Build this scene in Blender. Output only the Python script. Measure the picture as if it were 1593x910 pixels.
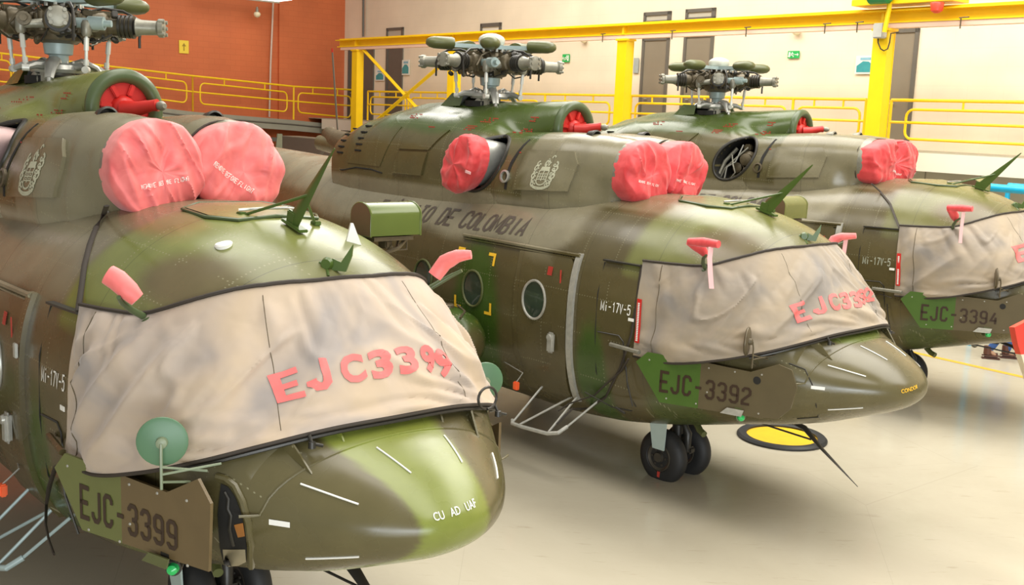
import bpy, bmesh, math, random
from math import sin, cos, pi, radians, sqrt, atan2
from mathutils import Vector, Matrix, Euler, noise
from mathutils.bvhtree import BVHTree
random.seed(7)
for o in list(bpy.data.objects): bpy.data.objects.remove(o)
scn = bpy.context.scene
COL = scn.collection

# ------------------------------------------------------------------ camera
F_PX = 1668.57; W_PX = 1593; H_PX = 910
RIGHT = Vector((.9991795, .0065973, .0399610)); UP = Vector((-.0405019, .1627540, .9858350)); FWD = Vector((0, .9866446, -.1628877))
CAM = Vector((0, 0, 3.7893))
cd = bpy.data.cameras.new('camera'); cam = bpy.data.objects.new('camera', cd); COL.objects.link(cam)
cam.matrix_world = Matrix(((RIGHT.x, UP.x, -FWD.x, CAM.x), (RIGHT.y, UP.y, -FWD.y, CAM.y), (RIGHT.z, UP.z, -FWD.z, CAM.z), (0, 0, 0, 1)))
cd.sensor_fit = 'HORIZONTAL'; cd.sensor_width = 36; cd.lens = F_PX * 36 / W_PX; cd.clip_end = 200; cd.clip_start = .05
scn.camera = cam

# ------------------------------------------------------------------ light
scn.view_settings.view_transform = 'Standard'; scn.view_settings.look = 'None'
scn.view_settings.gamma = 1; scn.view_settings.use_curve_mapping = False
scn.view_settings.exposure = 0.0
w = bpy.data.worlds.new('world'); scn.world = w; w.use_nodes = True
w.node_tree.nodes['Background'].inputs[0].default_value = (1.0, .95, .86, 1)
w.node_tree.nodes['Background'].inputs[1].default_value = .50
def area(name, loc, rot, sx, sy, power, col):
    l = bpy.data.lights.new(name, 'AREA'); l.shape = 'RECTANGLE'; l.size = sx; l.size_y = sy; l.energy = power; l.color = col
    o = bpy.data.objects.new(name, l); COL.objects.link(o); o.location = loc; o.rotation_euler = rot
    return o
area('skylight_roof_band', (5, 17, 12.5), (0, 0, radians(-50)), 34, 8, 5600, (1, .96, .88))
area('skylight_roof_band', (1, 6, 11.5), (0, 0, radians(-50)), 22, 4, 1400, (1, .96, .88))
area('hangar_door_daylight', (3.5, -8.5, 1.9), (radians(89), 0, radians(0)), 13, 2.6, 1500, (.86, .94, 1))

# ------------------------------------------------------------------ pixel rays of the photograph -> points in the place
def ray(u, v): return (RIGHT * (u - 796.5) / F_PX - UP * (v - 455) / F_PX + FWD).normalized()
def at_z(u, v, z):
    d = ray(u, v); return CAM + d * ((z - CAM.z) / d.z)

# ------------------------------------------------------------------ materials
MATS = {}
def N(nt, t, **kw):
    n = nt.nodes.new(t)
    for k, v in kw.items():
        if k == 'op': n.operation = v
        elif k == 'ins':
            for i, val in v.items(): n.inputs[i].default_value = val
        else: setattr(n, k, v)
    return n
def base_mat(name):
    m = bpy.data.materials.new(name); m.use_nodes = True
    return m, m.node_tree, m.node_tree.nodes['Principled BSDF']
def mat(name, col, rough=.5, metal=0, var=.15, scale=8, bump=0, coat=0, emit=0, spec=None):
    if name in MATS: return MATS[name]
    m, nt, b = base_mat(name); L = nt.links.new
    tc = N(nt, 'ShaderNodeTexCoord'); nz = N(nt, 'ShaderNodeTexNoise', ins={'Scale': scale, 'Detail': 4})
    L(tc.outputs['Object'], nz.inputs['Vector'])
    cr = N(nt, 'ShaderNodeMix', data_type='RGBA')
    cr.inputs[6].default_value = (*[c * (1 - var) for c in col], 1); cr.inputs[7].default_value = (*[min(1, c * (1 + var)) for c in col], 1)
    L(nz.outputs['Fac'], cr.inputs[0]); L(cr.outputs[2], b.inputs['Base Color'])
    b.inputs['Roughness'].default_value = rough; b.inputs['Metallic'].default_value = metal
    b.inputs['Coat Weight'].default_value = coat
    if spec is not None: b.inputs['Specular IOR Level'].default_value = spec
    if bump:
        bp = N(nt, 'ShaderNodeBump', ins={'Strength': bump, 'Distance': .01}); L(nz.outputs['Fac'], bp.inputs['Height']); L(bp.outputs[0], b.inputs['Normal'])
    if emit:
        b.inputs['Emission Color'].default_value = (*col, 1); b.inputs['Emission Strength'].default_value = emit
    MATS[name] = m; return m

def camo_mat():
    m, nt, b = base_mat('camouflage_paint'); L = nt.links.new
    at = N(nt, 'ShaderNodeAttribute', attribute_name='paint')
    tc = N(nt, 'ShaderNodeTexCoord')
    nz = N(nt, 'ShaderNodeTexNoise', ins={'Scale': 1.7, 'Detail': 5, 'Roughness': .6}); L(tc.outputs['Object'], nz.inputs['Vector'])
    mr = N(nt, 'ShaderNodeMapRange', ins={1: .3, 2: .7, 3: .82, 4: 1.15}); L(nz.outputs['Fac'], mr.inputs[0])
    mul = N(nt, 'ShaderNodeVectorMath', op='SCALE'); L(at.outputs['Color'], mul.inputs[0]); L(mr.outputs[0], mul.inputs[3])
    # rivets: rows across the skin at every .44 m and along it at every .36 m
    sx = N(nt, 'ShaderNodeSeparateXYZ'); L(tc.outputs['Object'], sx.inputs[0])
    def M(op, a, bb=None):
        n = N(nt, 'ShaderNodeMath', op=op)
        for i, v in enumerate((a, bb)):
            if v is None: continue
            if isinstance(v, (int, float)): n.inputs[i].default_value = v
            else: L(v, n.inputs[i])
        return n.outputs[0]
    X = sx.outputs[0]; ya = M('ABSOLUTE', sx.outputs[1]); S = M('SUBTRACT', sx.outputs[2], M('MULTIPLY', ya, .85))
    def cell(v, per): return M('MULTIPLY', M('SUBTRACT', M('FRACT', M('DIVIDE', v, per)), .5), per)
    def dots(line, lper, along, aper, r):
        dx = cell(line, lper); ds = cell(along, aper)
        d = M('SQRT', M('ADD', M('MULTIPLY', dx, dx), M('MULTIPLY', ds, ds)))
        return M('LESS_THAN', d, r)
    rv = M('MAXIMUM', dots(X, .44, S, .036, .0058), dots(S, .40, X, .036, .0058))
    ln = M('LESS_THAN', M('ABSOLUTE', cell(M('ADD', X, .16), .88)), .0022)
    nz2 = N(nt, 'ShaderNodeTexNoise', ins={'Scale': 2.3, 'Detail': 1}); L(tc.outputs['Object'], nz2.inputs['Vector'])
    gate = M('GREATER_THAN', nz2.outputs['Fac'], .47)
    noz = M('LESS_THAN', X, 5.38); rv = M('MULTIPLY', rv, M('MULTIPLY', gate, noz)); ln = M('MULTIPLY', ln, noz)
    mx = N(nt, 'ShaderNodeMix', data_type='RGBA'); L(M('MULTIPLY', rv, .65), mx.inputs[0]); L(mul.outputs[0], mx.inputs[6]); mx.inputs[7].default_value = (.30, .28, .17, 1)
    mx2 = N(nt, 'ShaderNodeMix', data_type='RGBA'); L(M('MULTIPLY', ln, .7), mx2.inputs[0]); L(mx.outputs[2], mx2.inputs[6]); mx2.inputs[7].default_value = (.02, .018, .01, 1)
    L(mx2.outputs[2], b.inputs['Base Color'])
    nz3 = N(nt, 'ShaderNodeTexNoise', ins={'Scale': 3.1, 'Detail': 3}); L(tc.outputs['Object'], nz3.inputs['Vector'])
    rr = N(nt, 'ShaderNodeMapRange', ins={1: .3, 2: .7, 3: .20, 4: .34}); L(nz3.outputs['Fac'], rr.inputs[0]); L(rr.outputs[0], b.inputs['Roughness'])
    # skin slightly oil-canned between frames
    nz4 = N(nt, 'ShaderNodeTexNoise', ins={'Scale': 2.6, 'Detail': 1}); L(tc.outputs['Object'], nz4.inputs['Vector'])
    hh = M('ADD', M('MULTIPLY', nz4.outputs['Fac'], M('MULTIPLY', noz, .9)), M('MULTIPLY', rv, .12))
    bp = N(nt, 'ShaderNodeBump', ins={'Strength': .35, 'Distance': .02}); L(hh, bp.inputs['Height']); L(bp.outputs[0], b.inputs['Normal'])
    b.inputs['Specular IOR Level'].default_value = .55
    MATS['camo'] = m; return m
CAMO = camo_mat()

def cloth(name, c1, c2, c3, rough=.75, sc=3.0, bump=.25):
    m, nt, b = base_mat(name); L = nt.links.new
    tc = N(nt, 'ShaderNodeTexCoord')
    a = N(nt, 'ShaderNodeTexNoise', ins={'Scale': sc, 'Detail': 3, 'Distortion': .6}); L(tc.outputs['Object'], a.inputs['Vector'])
    r = N(nt, 'ShaderNodeValToRGB'); e = r.color_ramp.elements
    e[0].position = .36; e[0].color = (*c1, 1); e[1].position = .66; e[1].color = (*c3, 1)
    k = e.new(.5); k.color = (*c2, 1)
    L(a.outputs['Fac'], r.inputs[0]); L(r.outputs[0], b.inputs['Base Color'])
    wv = N(nt, 'ShaderNodeTexNoise', ins={'Scale': 4.5, 'Detail': 2, 'Distortion': .3}); L(tc.outputs['Object'], wv.inputs['Vector'])
    bp = N(nt, 'ShaderNodeBump', ins={'Strength': bump, 'Distance': .03}); L(wv.outputs['Fac'], bp.inputs['Height']); L(bp.outputs[0], b.inputs['Normal'])
    b.inputs['Roughness'].default_value = rough; b.inputs['Sheen Weight'].default_value = .25
    MATS[name] = m; return m
TAN = cloth('tan_cloth', (.49, .38, .265), (.45, .36, .28), (.31, .27, .245), .7, 1.6, .5)
TANB = cloth('tan_cloth_greyer', (.36, .285, .195), (.31, .255, .19), (.215, .19, .165), .7, 1.6, .5)
REDP = cloth('faded_red_cloth', (.80, .16, .15), (.86, .19, .18), (.74, .13, .13), .5, 5, .3)
REDC = cloth('red_cloth', (.66, .045, .05), (.74, .07, .075), (.60, .035, .04), .5, 5, .3)
RED = mat('red_paint', (.55, .02, .015), .4)
MARK = mat('red_stencil', (.50, .045, .03), .6)
LET = mat('faded_red_letters', (.85, .16, .15), .7, var=.12, scale=12)
BLACKL = mat('dark_brown_stencil', (.035, .017, .008), .5)
TEXTG = mat('brown_grey_stencil', (.085, .066, .05), .5)
WHITE = mat('white_paint', (.85, .84, .78), .5, var=.04)
CREST = mat('pale_crest', (.46, .46, .33), .6, var=.1, scale=30)
YEL = mat('yellow_paint', (.93, .60, .004), .45, var=.08, scale=3)
YELM = mat('yellow_mark', (.9, .52, .03), .5, var=.05)
GREYM = mat('cast_grey_metal', (.27, .26, .21), .42, .4, var=.35, scale=14, bump=.3)
STEEL = mat('bright_steel', (.48, .48, .44), .35, .6, var=.2, scale=14)
BRONZE = mat('oily_brown_metal', (.12, .095, .055), .42, .3, var=.5, scale=16, bump=.4)
TEAL = mat('pale_blue_grey_paint', (.36, .45, .44), .4, .1, var=.2, scale=10)
DARK = mat('black_rubber', (.018, .018, .018), .5, var=.3)
DARKM = mat('dark_metal', (.035, .032, .026), .4, .3, var=.3)
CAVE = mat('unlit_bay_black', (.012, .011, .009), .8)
OLIVE = mat('olive_cap_paint', (.095, .105, .035), .4, var=.25, scale=6)
GRN = mat('antenna_green_paint', (.06, .105, .016), .35, var=.2, scale=6)
GRND = mat('ring_green_paint', (.07, .10, .04), .33, var=.2, scale=6)
MIRG = mat('mirror_back_green', (.085, .18, .095), .4, var=.1)
STRAP = mat('dark_strap', (.035, .026, .018), .7, var=.2)
GLASS = mat('dark_cabin_glass', (.03, .045, .03), .06, var=.5, scale=3, spec=.8)
ALU = mat('worn_alloy_edge', (.42, .41, .36), .35, .35, var=.3, scale=20)
EXH = mat('heat_tinted_steel', (.40, .28, .27), .38, .6, var=.45, scale=3)
TIRE = mat('tyre_rubber', (.022, .021, .02), .6, var=.3, scale=10, bump=.2)
RIB = mat('pink_ribbon', (.85, .48, .48), .6, var=.05)

# ------------------------------------------------------------------ mesh tools
class MB:
    def __init__(s): s.v = []; s.f = []
    def add(s, vs, fs):
        k = len(s.v); s.v += [Vector(p) for p in vs]; s.f += [tuple(i + k for i in f) for f in fs]; return s
    def box(s, c, d, rot=None, bev=0):
        c = Vector(c); x, y, z = [q / 2 for q in d]
        if bev:
            b = min(bev, x * .9, y * .9, z * .9); vs = []; fs = []
            bm = bmesh.new(); bmesh.ops.create_cube(bm, size=1)
            for vv in bm.verts: vv.co = Vector((vv.co.x * 2 * x, vv.co.y * 2 * y, vv.co.z * 2 * z))
            bmesh.ops.bevel(bm, geom=bm.edges[:], offset=b, segments=2, affect='EDGES')
            bm.verts.index_update(); vs = [vv.co.copy() for vv in bm.verts]; fs = [tuple(q.index for q in f.verts) for f in bm.faces]; bm.free()
        else:
            vs = [Vector((i * x, j * y, k * z)) for i in (-1, 1) for j in (-1, 1) for k in (-1, 1)]
            fs = [(0, 1, 3, 2), (4, 6, 7, 5), (0, 4, 5, 1), (2, 3, 7, 6), (0, 2, 6, 4), (1, 5, 7, 3)]
        if rot is not None:
            R = rot if isinstance(rot, Matrix) else Euler(rot).to_matrix()
            vs = [R @ q for q in vs]
        return s.add([q + c for q in vs], fs)
    def tube(s, pts, r, n=10, caps=True, closed=False, flat=1.0, up=None):
        pts = [Vector(p) for p in pts]; m = len(pts)
        rs = r if isinstance(r, (list, tuple)) else [r] * m
        vs = []; u = None
        for i, p in enumerate(pts):
            a = pts[i - 1] if (i or closed) else p; b = pts[(i + 1) % m] if (i < m - 1 or closed) else p
            t = (b - a).normalized()
            if u is None:
                u = Vector(up) if up is not None else (Vector((0, 0, 1)) if abs(t.z) < .9 else Vector((1, 0, 0)))
            u = (u - t * u.dot(t))
            u = u.normalized() if u.length > 1e-6 else t.orthogonal().normalized()
            w_ = t.cross(u)
            for k in range(n):
                A = 2 * pi * k / n; vs.append(p + (u * cos(A) * flat + w_ * sin(A)) * rs[i])
        fs = []
        for i in range(m if closed else m - 1):
            j = (i + 1) % m
            for k in range(n): fs.append((i * n + k, i * n + (k + 1) % n, j * n + (k + 1) % n, j * n + k))
        if caps and not closed: fs += [tuple(reversed(range(n))), tuple(range((m - 1) * n, m * n))]
        return s.add(vs, fs)
    def lathe(s, o, axis, prof, n=24, sx=1.0, upv=None):
        # prof: list of (distance along axis, radius)
        o = Vector(o); t = Vector(axis).normalized(); u = Vector(upv).normalized() if upv else t.orthogonal().normalized(); u = (u - t * u.dot(t)).normalized(); w_ = t.cross(u)
        vs = []; fs = []
        for d, r in prof:
            for k in range(n):
                A = 2 * pi * k / n; vs.append(o + t * d + (u * cos(A) + w_ * sin(A) * sx) * max(r, 1e-4))
        for i in range(len(prof) - 1):
            for k in range(n): fs.append((i * n + k, i * n + (k + 1) % n, (i + 1) * n + (k + 1) % n, (i + 1) * n + k))
        fs += [tuple(reversed(range(n))), tuple(range((len(prof) - 1) * n, len(prof) * n))]
        return s.add(vs, fs)
    def prism(s, poly, o, U, V, th):
        # poly in plane (U,V) from o, thickness th along U x V (centred)
        o = Vector(o); U = Vector(U).normalized(); V = Vector(V); V = (V - U * V.dot(U)).normalized(); n = U.cross(V)
        k = len(poly)
        vs = [o + U * a + V * b + n * (th / 2) for a, b in poly] + [o + U * a + V * b - n * (th / 2) for a, b in poly]
        fs = [tuple(range(k)), tuple(reversed(range(k, 2 * k)))] + [(i, i + k, (i + 1) % k + k, (i + 1) % k) for i in range(k)]
        return s.add(vs, fs)
    def mesh(s, name):
        me = bpy.data.meshes.new(name); me.from_pydata([tuple(q) for q in s.v], [], s.f); me.update(); return me

CACHE = {}
def sm(t): t = max(0., min(1., t)); return t * t * (3 - 2 * t)
def smooth_mesh(me, ang=40):
    bm = bmesh.new(); bm.from_mesh(me); bmesh.ops.recalc_face_normals(bm, faces=bm.faces)
    for f in bm.faces: f.smooth = True
    for e in bm.edges:
        if len(e.link_faces) == 2 and e.calc_face_angle(0) > radians(ang): e.smooth = False
    bm.to_mesh(me); bm.free()
def paint(me, heli):
    a = me.color_attributes.new('paint', 'FLOAT_COLOR', 'POINT')
    for i, v in enumerate(me.vertices): a.data[i].color = (*camo(v.co, heli), 1)
def link(name, me, material, parent=None, ang=40, key=None):
    if material is not None and not me.materials: me.materials.append(material)
    o = bpy.data.objects.new(name, me); COL.objects.link(o)
    if parent is not None: o.parent = parent
    return o
def part(name, build, material, parent, key=None, ang=40, paintid=None):
    """one mesh object; key caches the mesh so the three aircraft share it"""
    k = (key or name) if key is not False else None
    if k and k in CACHE: me = CACHE[k]
    else:
        b = build() if callable(build) else build
        me = b.mesh(name) if isinstance(b, MB) else b
        smooth_mesh(me, ang)
        if paintid is not None: paint(me, paintid)
        if material is not None: me.materials.append(material)
        if k: CACHE[k] = me
    o = bpy.data.objects.new(name, me); COL.objects.link(o)
    if parent is not None: o.parent = parent
    return o
def tag(o, label=None, cat=None, group=None, kind=None):
    if label: o['label'] = label
    if cat: o['category'] = cat
    if group: o['group'] = group
    if kind: o['kind'] = kind
    return o
def empty(name, loc, rot=(0, 0, 0)):
    o = bpy.data.objects.new(name, None); COL.objects.link(o); o.location = loc; o.rotation_euler = rot; o.empty_display_size = .2; return o

# ------------------------------------------------------------------ camouflage (paint layout in aircraft coordinates)
C_OL = (.088, .070, .028); C_KH = (.225, .20, .130); C_GR = (.175, .195, .048); C_DG = (.045, .085, .012); C_BR = (.120, .088, .042); C_LO = (.120, .105, .044)
def mixc(a, b, t): return tuple(a[i] * (1 - t) + b[i] * t for i in range(3))
def blob(p, c, r, soft=.12):
    d = sqrt(sum(((p[i] - c[i]) / r[i]) ** 2 for i in range(3)))
    return 1 - sm((d - 1) / soft * .5 + .5)
def camo(p, hid):
    x, y, z = p; q = (x, abs(y), z)
    n = noise.noise(Vector((x * 1.3, y * 1.3 + hid, z * 1.3))) * .12
    c = C_OL
    # pale khaki band on the upper flank behind the flight deck and on the tail boom
    edge = 2.42 + n + .25 * sm((x - 2.3) / .5)
    t = sm((z - edge) / .16 + .5) * (1 - sm((x - 2.75 - n) / .25 + .5))
    c = mixc(c, C_KH, t)
    if hid == 1: c = mixc(c, C_KH, .75 * sm((z - 2.15) / .5) * (1 - sm((x - 3.3) / .2)))
    # engine cowlings
    if z > 2.93:
        c = mixc(C_KH, C_LO, .35 + .4 * sm((x - .6) / 1.0) * (1 - sm((x - 1.3) / .5)))
        if x < 1.62:
            c = mixc(C_LO, C_OL, .45)
            c = mixc(c, C_GR if hid == 1 else C_DG, .8 * sm((z - 3.58 - n * .6) / .12 + .5))
            c = mixc(c, C_BR, sm((-2.05 - x) / .15 + .5) * .8)
    # green flight deck roof with a brown lens over the windscreen
    GR_ = C_GR if hid == 1 else mixc(C_GR, C_BR, .28 if hid == 2 else .5)
    tr = sm((x - 3.42 - n) / .12 + .5) * sm((z - 2.35) / .06 + .5)
    if z < 3.2 and x > 3.1: c = mixc(c, GR_, tr)
    if z < 3.2:
        c = mixc(c, C_BR, blob(q, (4.36, .74, 2.70), (.40, .36, .17), .35) * .9)
        c = mixc(c, C_BR, blob(q, (3.35, .55, 3.0), (.5, .22, .2), .5) * .6)
    # green columns on the flank
    if z < 2.45:
        c = mixc(c, C_DG, blob((x, 0, z), (1.32, 0, 1.5), (.38, 9, .95), .22))
        c = mixc(c, C_DG, blob((x, 0, z), (3.12, 0, 1.15), (.22, 9, .62), .25))
        c = mixc(c, C_DG if hid != 1 else C_GR, blob((x, 0, z), (4.1, 0, .8), (.35, 9, .55), .25) * .6)
    c = mixc(c, C_LO, .55 * sm((x - 4.35) / .4))
    if hid == 1:   # bright green stripe round the nose
        s = x - 5.0 + .55 * y * -1 + 0
        k = y + .30 * (x - 5.3)
        c = mixc(c, mixc(C_GR, (.2, .24, .03), .5), sm((x - 5.15) / .03) * sm((y + .43 - .30 * (x - 5.35)) / .03 + .5) * (1 - sm((y - .29 + .12 * (x - 5.3)) / .05 + .5)))
    if hid == 2: c = mixc(c, mixc(C_GR, C_DG, .4), sm((x - 5.2) / .03) * blob(q, (5.42, .1, 2.0), (.16, .55, .09), .1))
    # boom underside brown with a green patch
    if x < -2.6:
        c = mixc(C_KH, C_BR, 1 - sm((z - 2.62) / .12 + .5)); c = mixc(c, mixc(C_GR, C_BR, .5), (1 - sm((z - 2.62) / .12 + .5)) * blob((x, 0, 0), (-4.7, 0, 0), (.5, 9, 9), .3))
    if x < -8.5: c = mixc(c, C_OL, .8)
    return c

# ------------------------------------------------------------------ fuselage sections
ST = [ # x, bottom z, top z, widest z, half width, n top, n bottom
 (-10.4, 2.92, 3.26, 3.08, .17, 2, 2), (-7, 2.45, 3.14, 2.8, .36, 2, 2), (-4.6, 1.98, 3.07, 2.5, .60, 2, 2), (-3.6, 1.55, 3.04, 2.35, .86, 2.1, 2.1),
 (-2.6, .95, 3.03, 2.05, 1.13, 2.3, 2.2), (-1.6, .60, 3.03, 1.9, 1.24, 2.4, 2.5), (0, .50, 3.04, 1.85, 1.25, 2.45, 2.6), (2.2, .51, 3.05, 1.85, 1.25, 2.45, 2.75),
 (3.0, .58, 3.07, 1.83, 1.25, 2.4, 2.9), (3.5, .67, 3.07, 1.80, 1.24, 2.35, 2.95), (4.0, .78, 3.03, 1.75, 1.21, 2.3, 2.8), (4.4, .88, 2.94, 1.70, 1.16, 2.3, 2.6),
 (4.7, .95, 2.82, 1.66, 1.10, 2.3, 2.4), (4.85, .985, 2.70, 1.64, 1.06, 2.3, 2.35), (5.0, 1.02, 2.47, 1.62, 1.01, 2.3, 2.25), (5.15, 1.06, 2.24, 1.60, .95, 2.2, 2.1),
 (5.3, 1.11, 2.03, 1.58, .87, 2.1, 2.1), (5.45, 1.17, 1.94, 1.56, .78, 2.05, 2.1), (5.6, 1.23, 1.89, 1.55, .67, 2, 2.05), (5.75, 1.29, 1.83, 1.55, .545, 2, 2), (5.88, 1.35, 1.76, 1.55, .415, 2, 2),
 (5.97, 1.41, 1.69, 1.55, .29, 2, 2), (6.03, 1.48, 1.62, 1.55, .15, 2, 2), (6.05, 1.549, 1.551, 1.55, .004, 2, 2)]
def sect(x):
    if x <= ST[0][0]: return ST[0][1:]
    if x >= ST[-1][0]: return ST[-1][1:]
    i = max(k for k in range(len(ST) - 1) if ST[k][0] <= x)
    p0 = ST[max(i - 1, 0)]; p1 = ST[i]; p2 = ST[i + 1]; p3 = ST[min(i + 2, len(ST) - 1)]
    h = p2[0] - p1[0]; t = (x - p1[0]) / h; out = []
    for k in range(1, 7):
        d = (p2[k] - p1[k]) / h
        a = (p1[k] - p0[k]) / (p1[0] - p0[0]) if i > 0 else d
        b = (p3[k] - p2[k]) / (p3[0] - p2[0]) if i + 2 < len(ST) else d
        m1 = 0 if a * d <= 0 else 2 * a * d / (a + d); m2 = 0 if b * d <= 0 else 2 * b * d / (b + d)
        t2 = t * t; t3 = t2 * t
        out.append((2 * t3 - 3 * t2 + 1) * p1[k] + (t3 - 2 * t2 + t) * h * m1 + (-2 * t3 + 3 * t2) * p2[k] + (t3 - t2) * h * m2)
    return out
def ring(x, n=112):
    zb, zt, zc, w_, nt_, nb = sect(x); vs = []
    for k in range(n):
        a = 2 * pi * k / n; c, s_ = cos(a), sin(a)
        e = 2 / (nt_ if s_ >= 0 else nb); H = (zt - zc) if s_ >= 0 else (zc - zb)
        vs.append((x, w_ * math.copysign(abs(c) ** e, c), zc + H * math.copysign(abs(s_) ** e, s_)))
    return vs
def loft(xs, n=112):
    m = MB(); vs = []; fs = []
    for x in xs: vs += ring(x, n)
    for i in range(len(xs) - 1):
        for k in range(n): fs.append((i * n + k, i * n + (k + 1) % n, (i + 1) * n + (k + 1) % n, (i + 1) * n + k))
    fs += [tuple(range(n)), tuple(range((len(xs) - 1) * n, len(xs) * n))]
    return m.add(vs, fs)
def lin(a, b, n): return [a + (b - a) * i / (n - 1) for i in range(n)]
def ysurf(x, z):
    zb, zt, zc, w_, nt_, nb = sect(x); H = (zt - zc) if z >= zc else (zc - zb); n = nt_ if z >= zc else nb
    q = min(1, abs(z - zc) / H); return w_ * (1 - q ** n) ** (1 / n)
NOSE_X = 5.27
fus = loft(lin(-3.6, NOSE_X, 190))
nose_m = loft(lin(NOSE_X, 5.85, 34) + [5.88, 5.91, 5.94, 5.965, 5.985, 6.0, 6.015, 6.027, 6.037, 6.045, 6.05])
boom_m = loft(lin(-10.4, -3.6, 90), 48)
BODY = BVHTree.FromPolygons([tuple(v) for v in fus.v + nose_m.v], fus.f + [tuple(i + len(fus.v) for i in f) for f in nose_m.f])

# engine cowlings: radial union of shapes
def hit_circle(o, d, c, r):
    oc = (o[0] - c[0], o[1] - c[1]); b = oc[0] * d[0] + oc[1] * d[1]; q = oc[0] ** 2 + oc[1] ** 2 - r * r; D = b * b - q
    if D < 0: return 0
    return max(0, -b + sqrt(D))
def hit_sup(o, d, w_, h, zc, n=4):
    # superellipse centred (0,zc)
    lo, hi = 0, 3
    for _ in range(22):
        m = (lo + hi) / 2; a = o[0] + d[0] * m; b = o[1] + d[1] * m - zc
        if (abs(a) / w_) ** n + (abs(b) / h) ** n < 1: lo = m
        else: hi = m
    return lo
def interp(tab, x):
    if x <= tab[0][0]: return tab[0][1:]
    if x >= tab[-1][0]: return tab[-1][1:]
    for i in range(len(tab) - 1):
        if tab[i][0] <= x <= tab[i + 1][0]:
            t = (x - tab[i][0]) / (tab[i + 1][0] - tab[i][0]); t = t * .55 + sm(t) * .45
            return [a + (b - a) * t for a, b in zip(tab[i][1:], tab[i + 1][1:])]
def rad_loft(xs, fn, n=88, zc=3.0, caps=True):
    m = MB(); vs = []; fs = []
    for x in xs:
        for k in range(n):
            a = 2 * pi * k / n; d = (cos(a), sin(a)); r = fn(x, (0, zc), d); vs.append((x, d[0] * r, zc + d[1] * r))
    for i in range(len(xs) - 1):
        for k in range(n): fs.append((i * n + k, i * n + (k + 1) % n, (i + 1) * n + (k + 1) % n, (i + 1) * n + k))
    fs += [tuple(range(n)), tuple(range((len(xs) - 1) * n, len(xs) * n))]
    return m.add(vs, fs)
def smax(a, b, k=.05):
    h = max(k - abs(a - b), 0) / k; return max(a, b) + h * h * k * .25
NAC = [ # x, lobe y, lobe z, lobe r, skirt half width, skirt height
 (.6, .42, 3.22, .40, .90, .40), (1.3, .42, 3.23, .41, .90, .42), (2.0, .40, 3.26, .41, .88, .40), (2.42, .36, 3.27, .395, .78, .33), (2.70, .335, 3.28, .362, .64, .22), (2.84, .325, 3.28, .330, .50, .12)]
def nac_fn(x, o, d):
    yl, zl, r, w_, h = interp(NAC, x)
    a = max(hit_circle(o, d, (yl, zl), r), hit_circle(o, d, (-yl, zl), r)); return smax(a, hit_sup(o, d, w_, h, 3.0, 3.0), .10)
DOG = [ # x, dome z centre, dome r, body half width, body height above 3.0
 (-2.50, 3.0, .05, .45, .18), (-2.42, 3.0, .20, .74, .32), (-2.2, 3.05, .45, .90, .52), (-1.7, 3.3, .50, .94, .72), (-1.1, 3.42, .50, .95, .82), (-.6, 3.46, .50, .95, .86), (0, 3.47, .49, .95, .84), (.7, 3.50, .48, .93, .76), (1.1, 3.58, .42, .90, .62), (1.35, 3.66, .35, .86, .48), (1.45, 3.69, .325, .80, .40), (1.50, 3.70, .31, .70, .30)]
def dog_fn(x, o, d):
    zd, r, w_, h = interp(DOG, x)
    return smax(hit_circle(o, d, (0, zd), r), hit_sup(o, d, w_, h, 3.0, 3.0), .12)
nac = rad_loft(lin(.6, 2.84, 66), nac_fn); dog = rad_loft(lin(-2.5, 1.5, 110), dog_fn, 120)
HOLE = (.92, 3.25)     # exhaust opening on the flank (x, z)
def in_hole(x, z, g=1.0):
    a = (x - HOLE[0] - .35 * (z - HOLE[1])); b = z - HOLE[1]; return (a / (.295 * g)) ** 2 + (b / (.32 * g)) ** 2 < 1
COWL = BVHTree.FromPolygons([tuple(v) for v in dog.v + nac.v], dog.f + [tuple(i + len(dog.v) for i in f) for f in nac.f])
def cut_holes(m):
    f2 = []
    for f in m.f:
        c = sum((m.v[i] for i in f), Vector()) / len(f)
        if len(f) == 4 and abs(c.y) > .35 and in_hole(c.x, c.z): continue
        f2.append(f)
    q = MB(); q.v = m.v; q.f = f2; return q
def cast(bvh, o, d, off=0):
    h = bvh.ray_cast(Vector(o), Vector(d).normalized())
    if h[0] is None: return None
    n = h[1] if h[1].dot(Vector(d)) < 0 else -h[1]
    return h[0] + n * off, n

# decals: 2-D faces carried onto a surface
def text2d(s, size=1.0, sx=1.0, font_shear=0, bold=0):
    k = ('txt', s, font_shear, bold)
    if k not in CACHE:
        cu = bpy.data.curves.new('t', 'FONT'); cu.body = s; cu.size = 1; cu.shear = font_shear; cu.resolution_u = 3; cu.offset = bold
        ob = bpy.data.objects.new('t', cu); COL.objects.link(ob)
        bpy.context.view_layer.update()
        me = ob.to_mesh(); vs = [(v.co.x, v.co.y) for v in me.vertices]; fs = [tuple(p.vertices) for p in me.polygons]
        ob.to_mesh_clear(); bpy.data.objects.remove(ob); bpy.data.curves.remove(cu)
        x0 = min(v[0] for v in vs); x1 = max(v[0] for v in vs); y0 = min(v[1] for v in vs); y1 = max(v[1] for v in vs)
        CACHE[k] = ([((a - x0) / (x1 - x0), (b - y0) / (y1 - y0)) for a, b in vs], fs)
    return CACHE[k]
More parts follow.
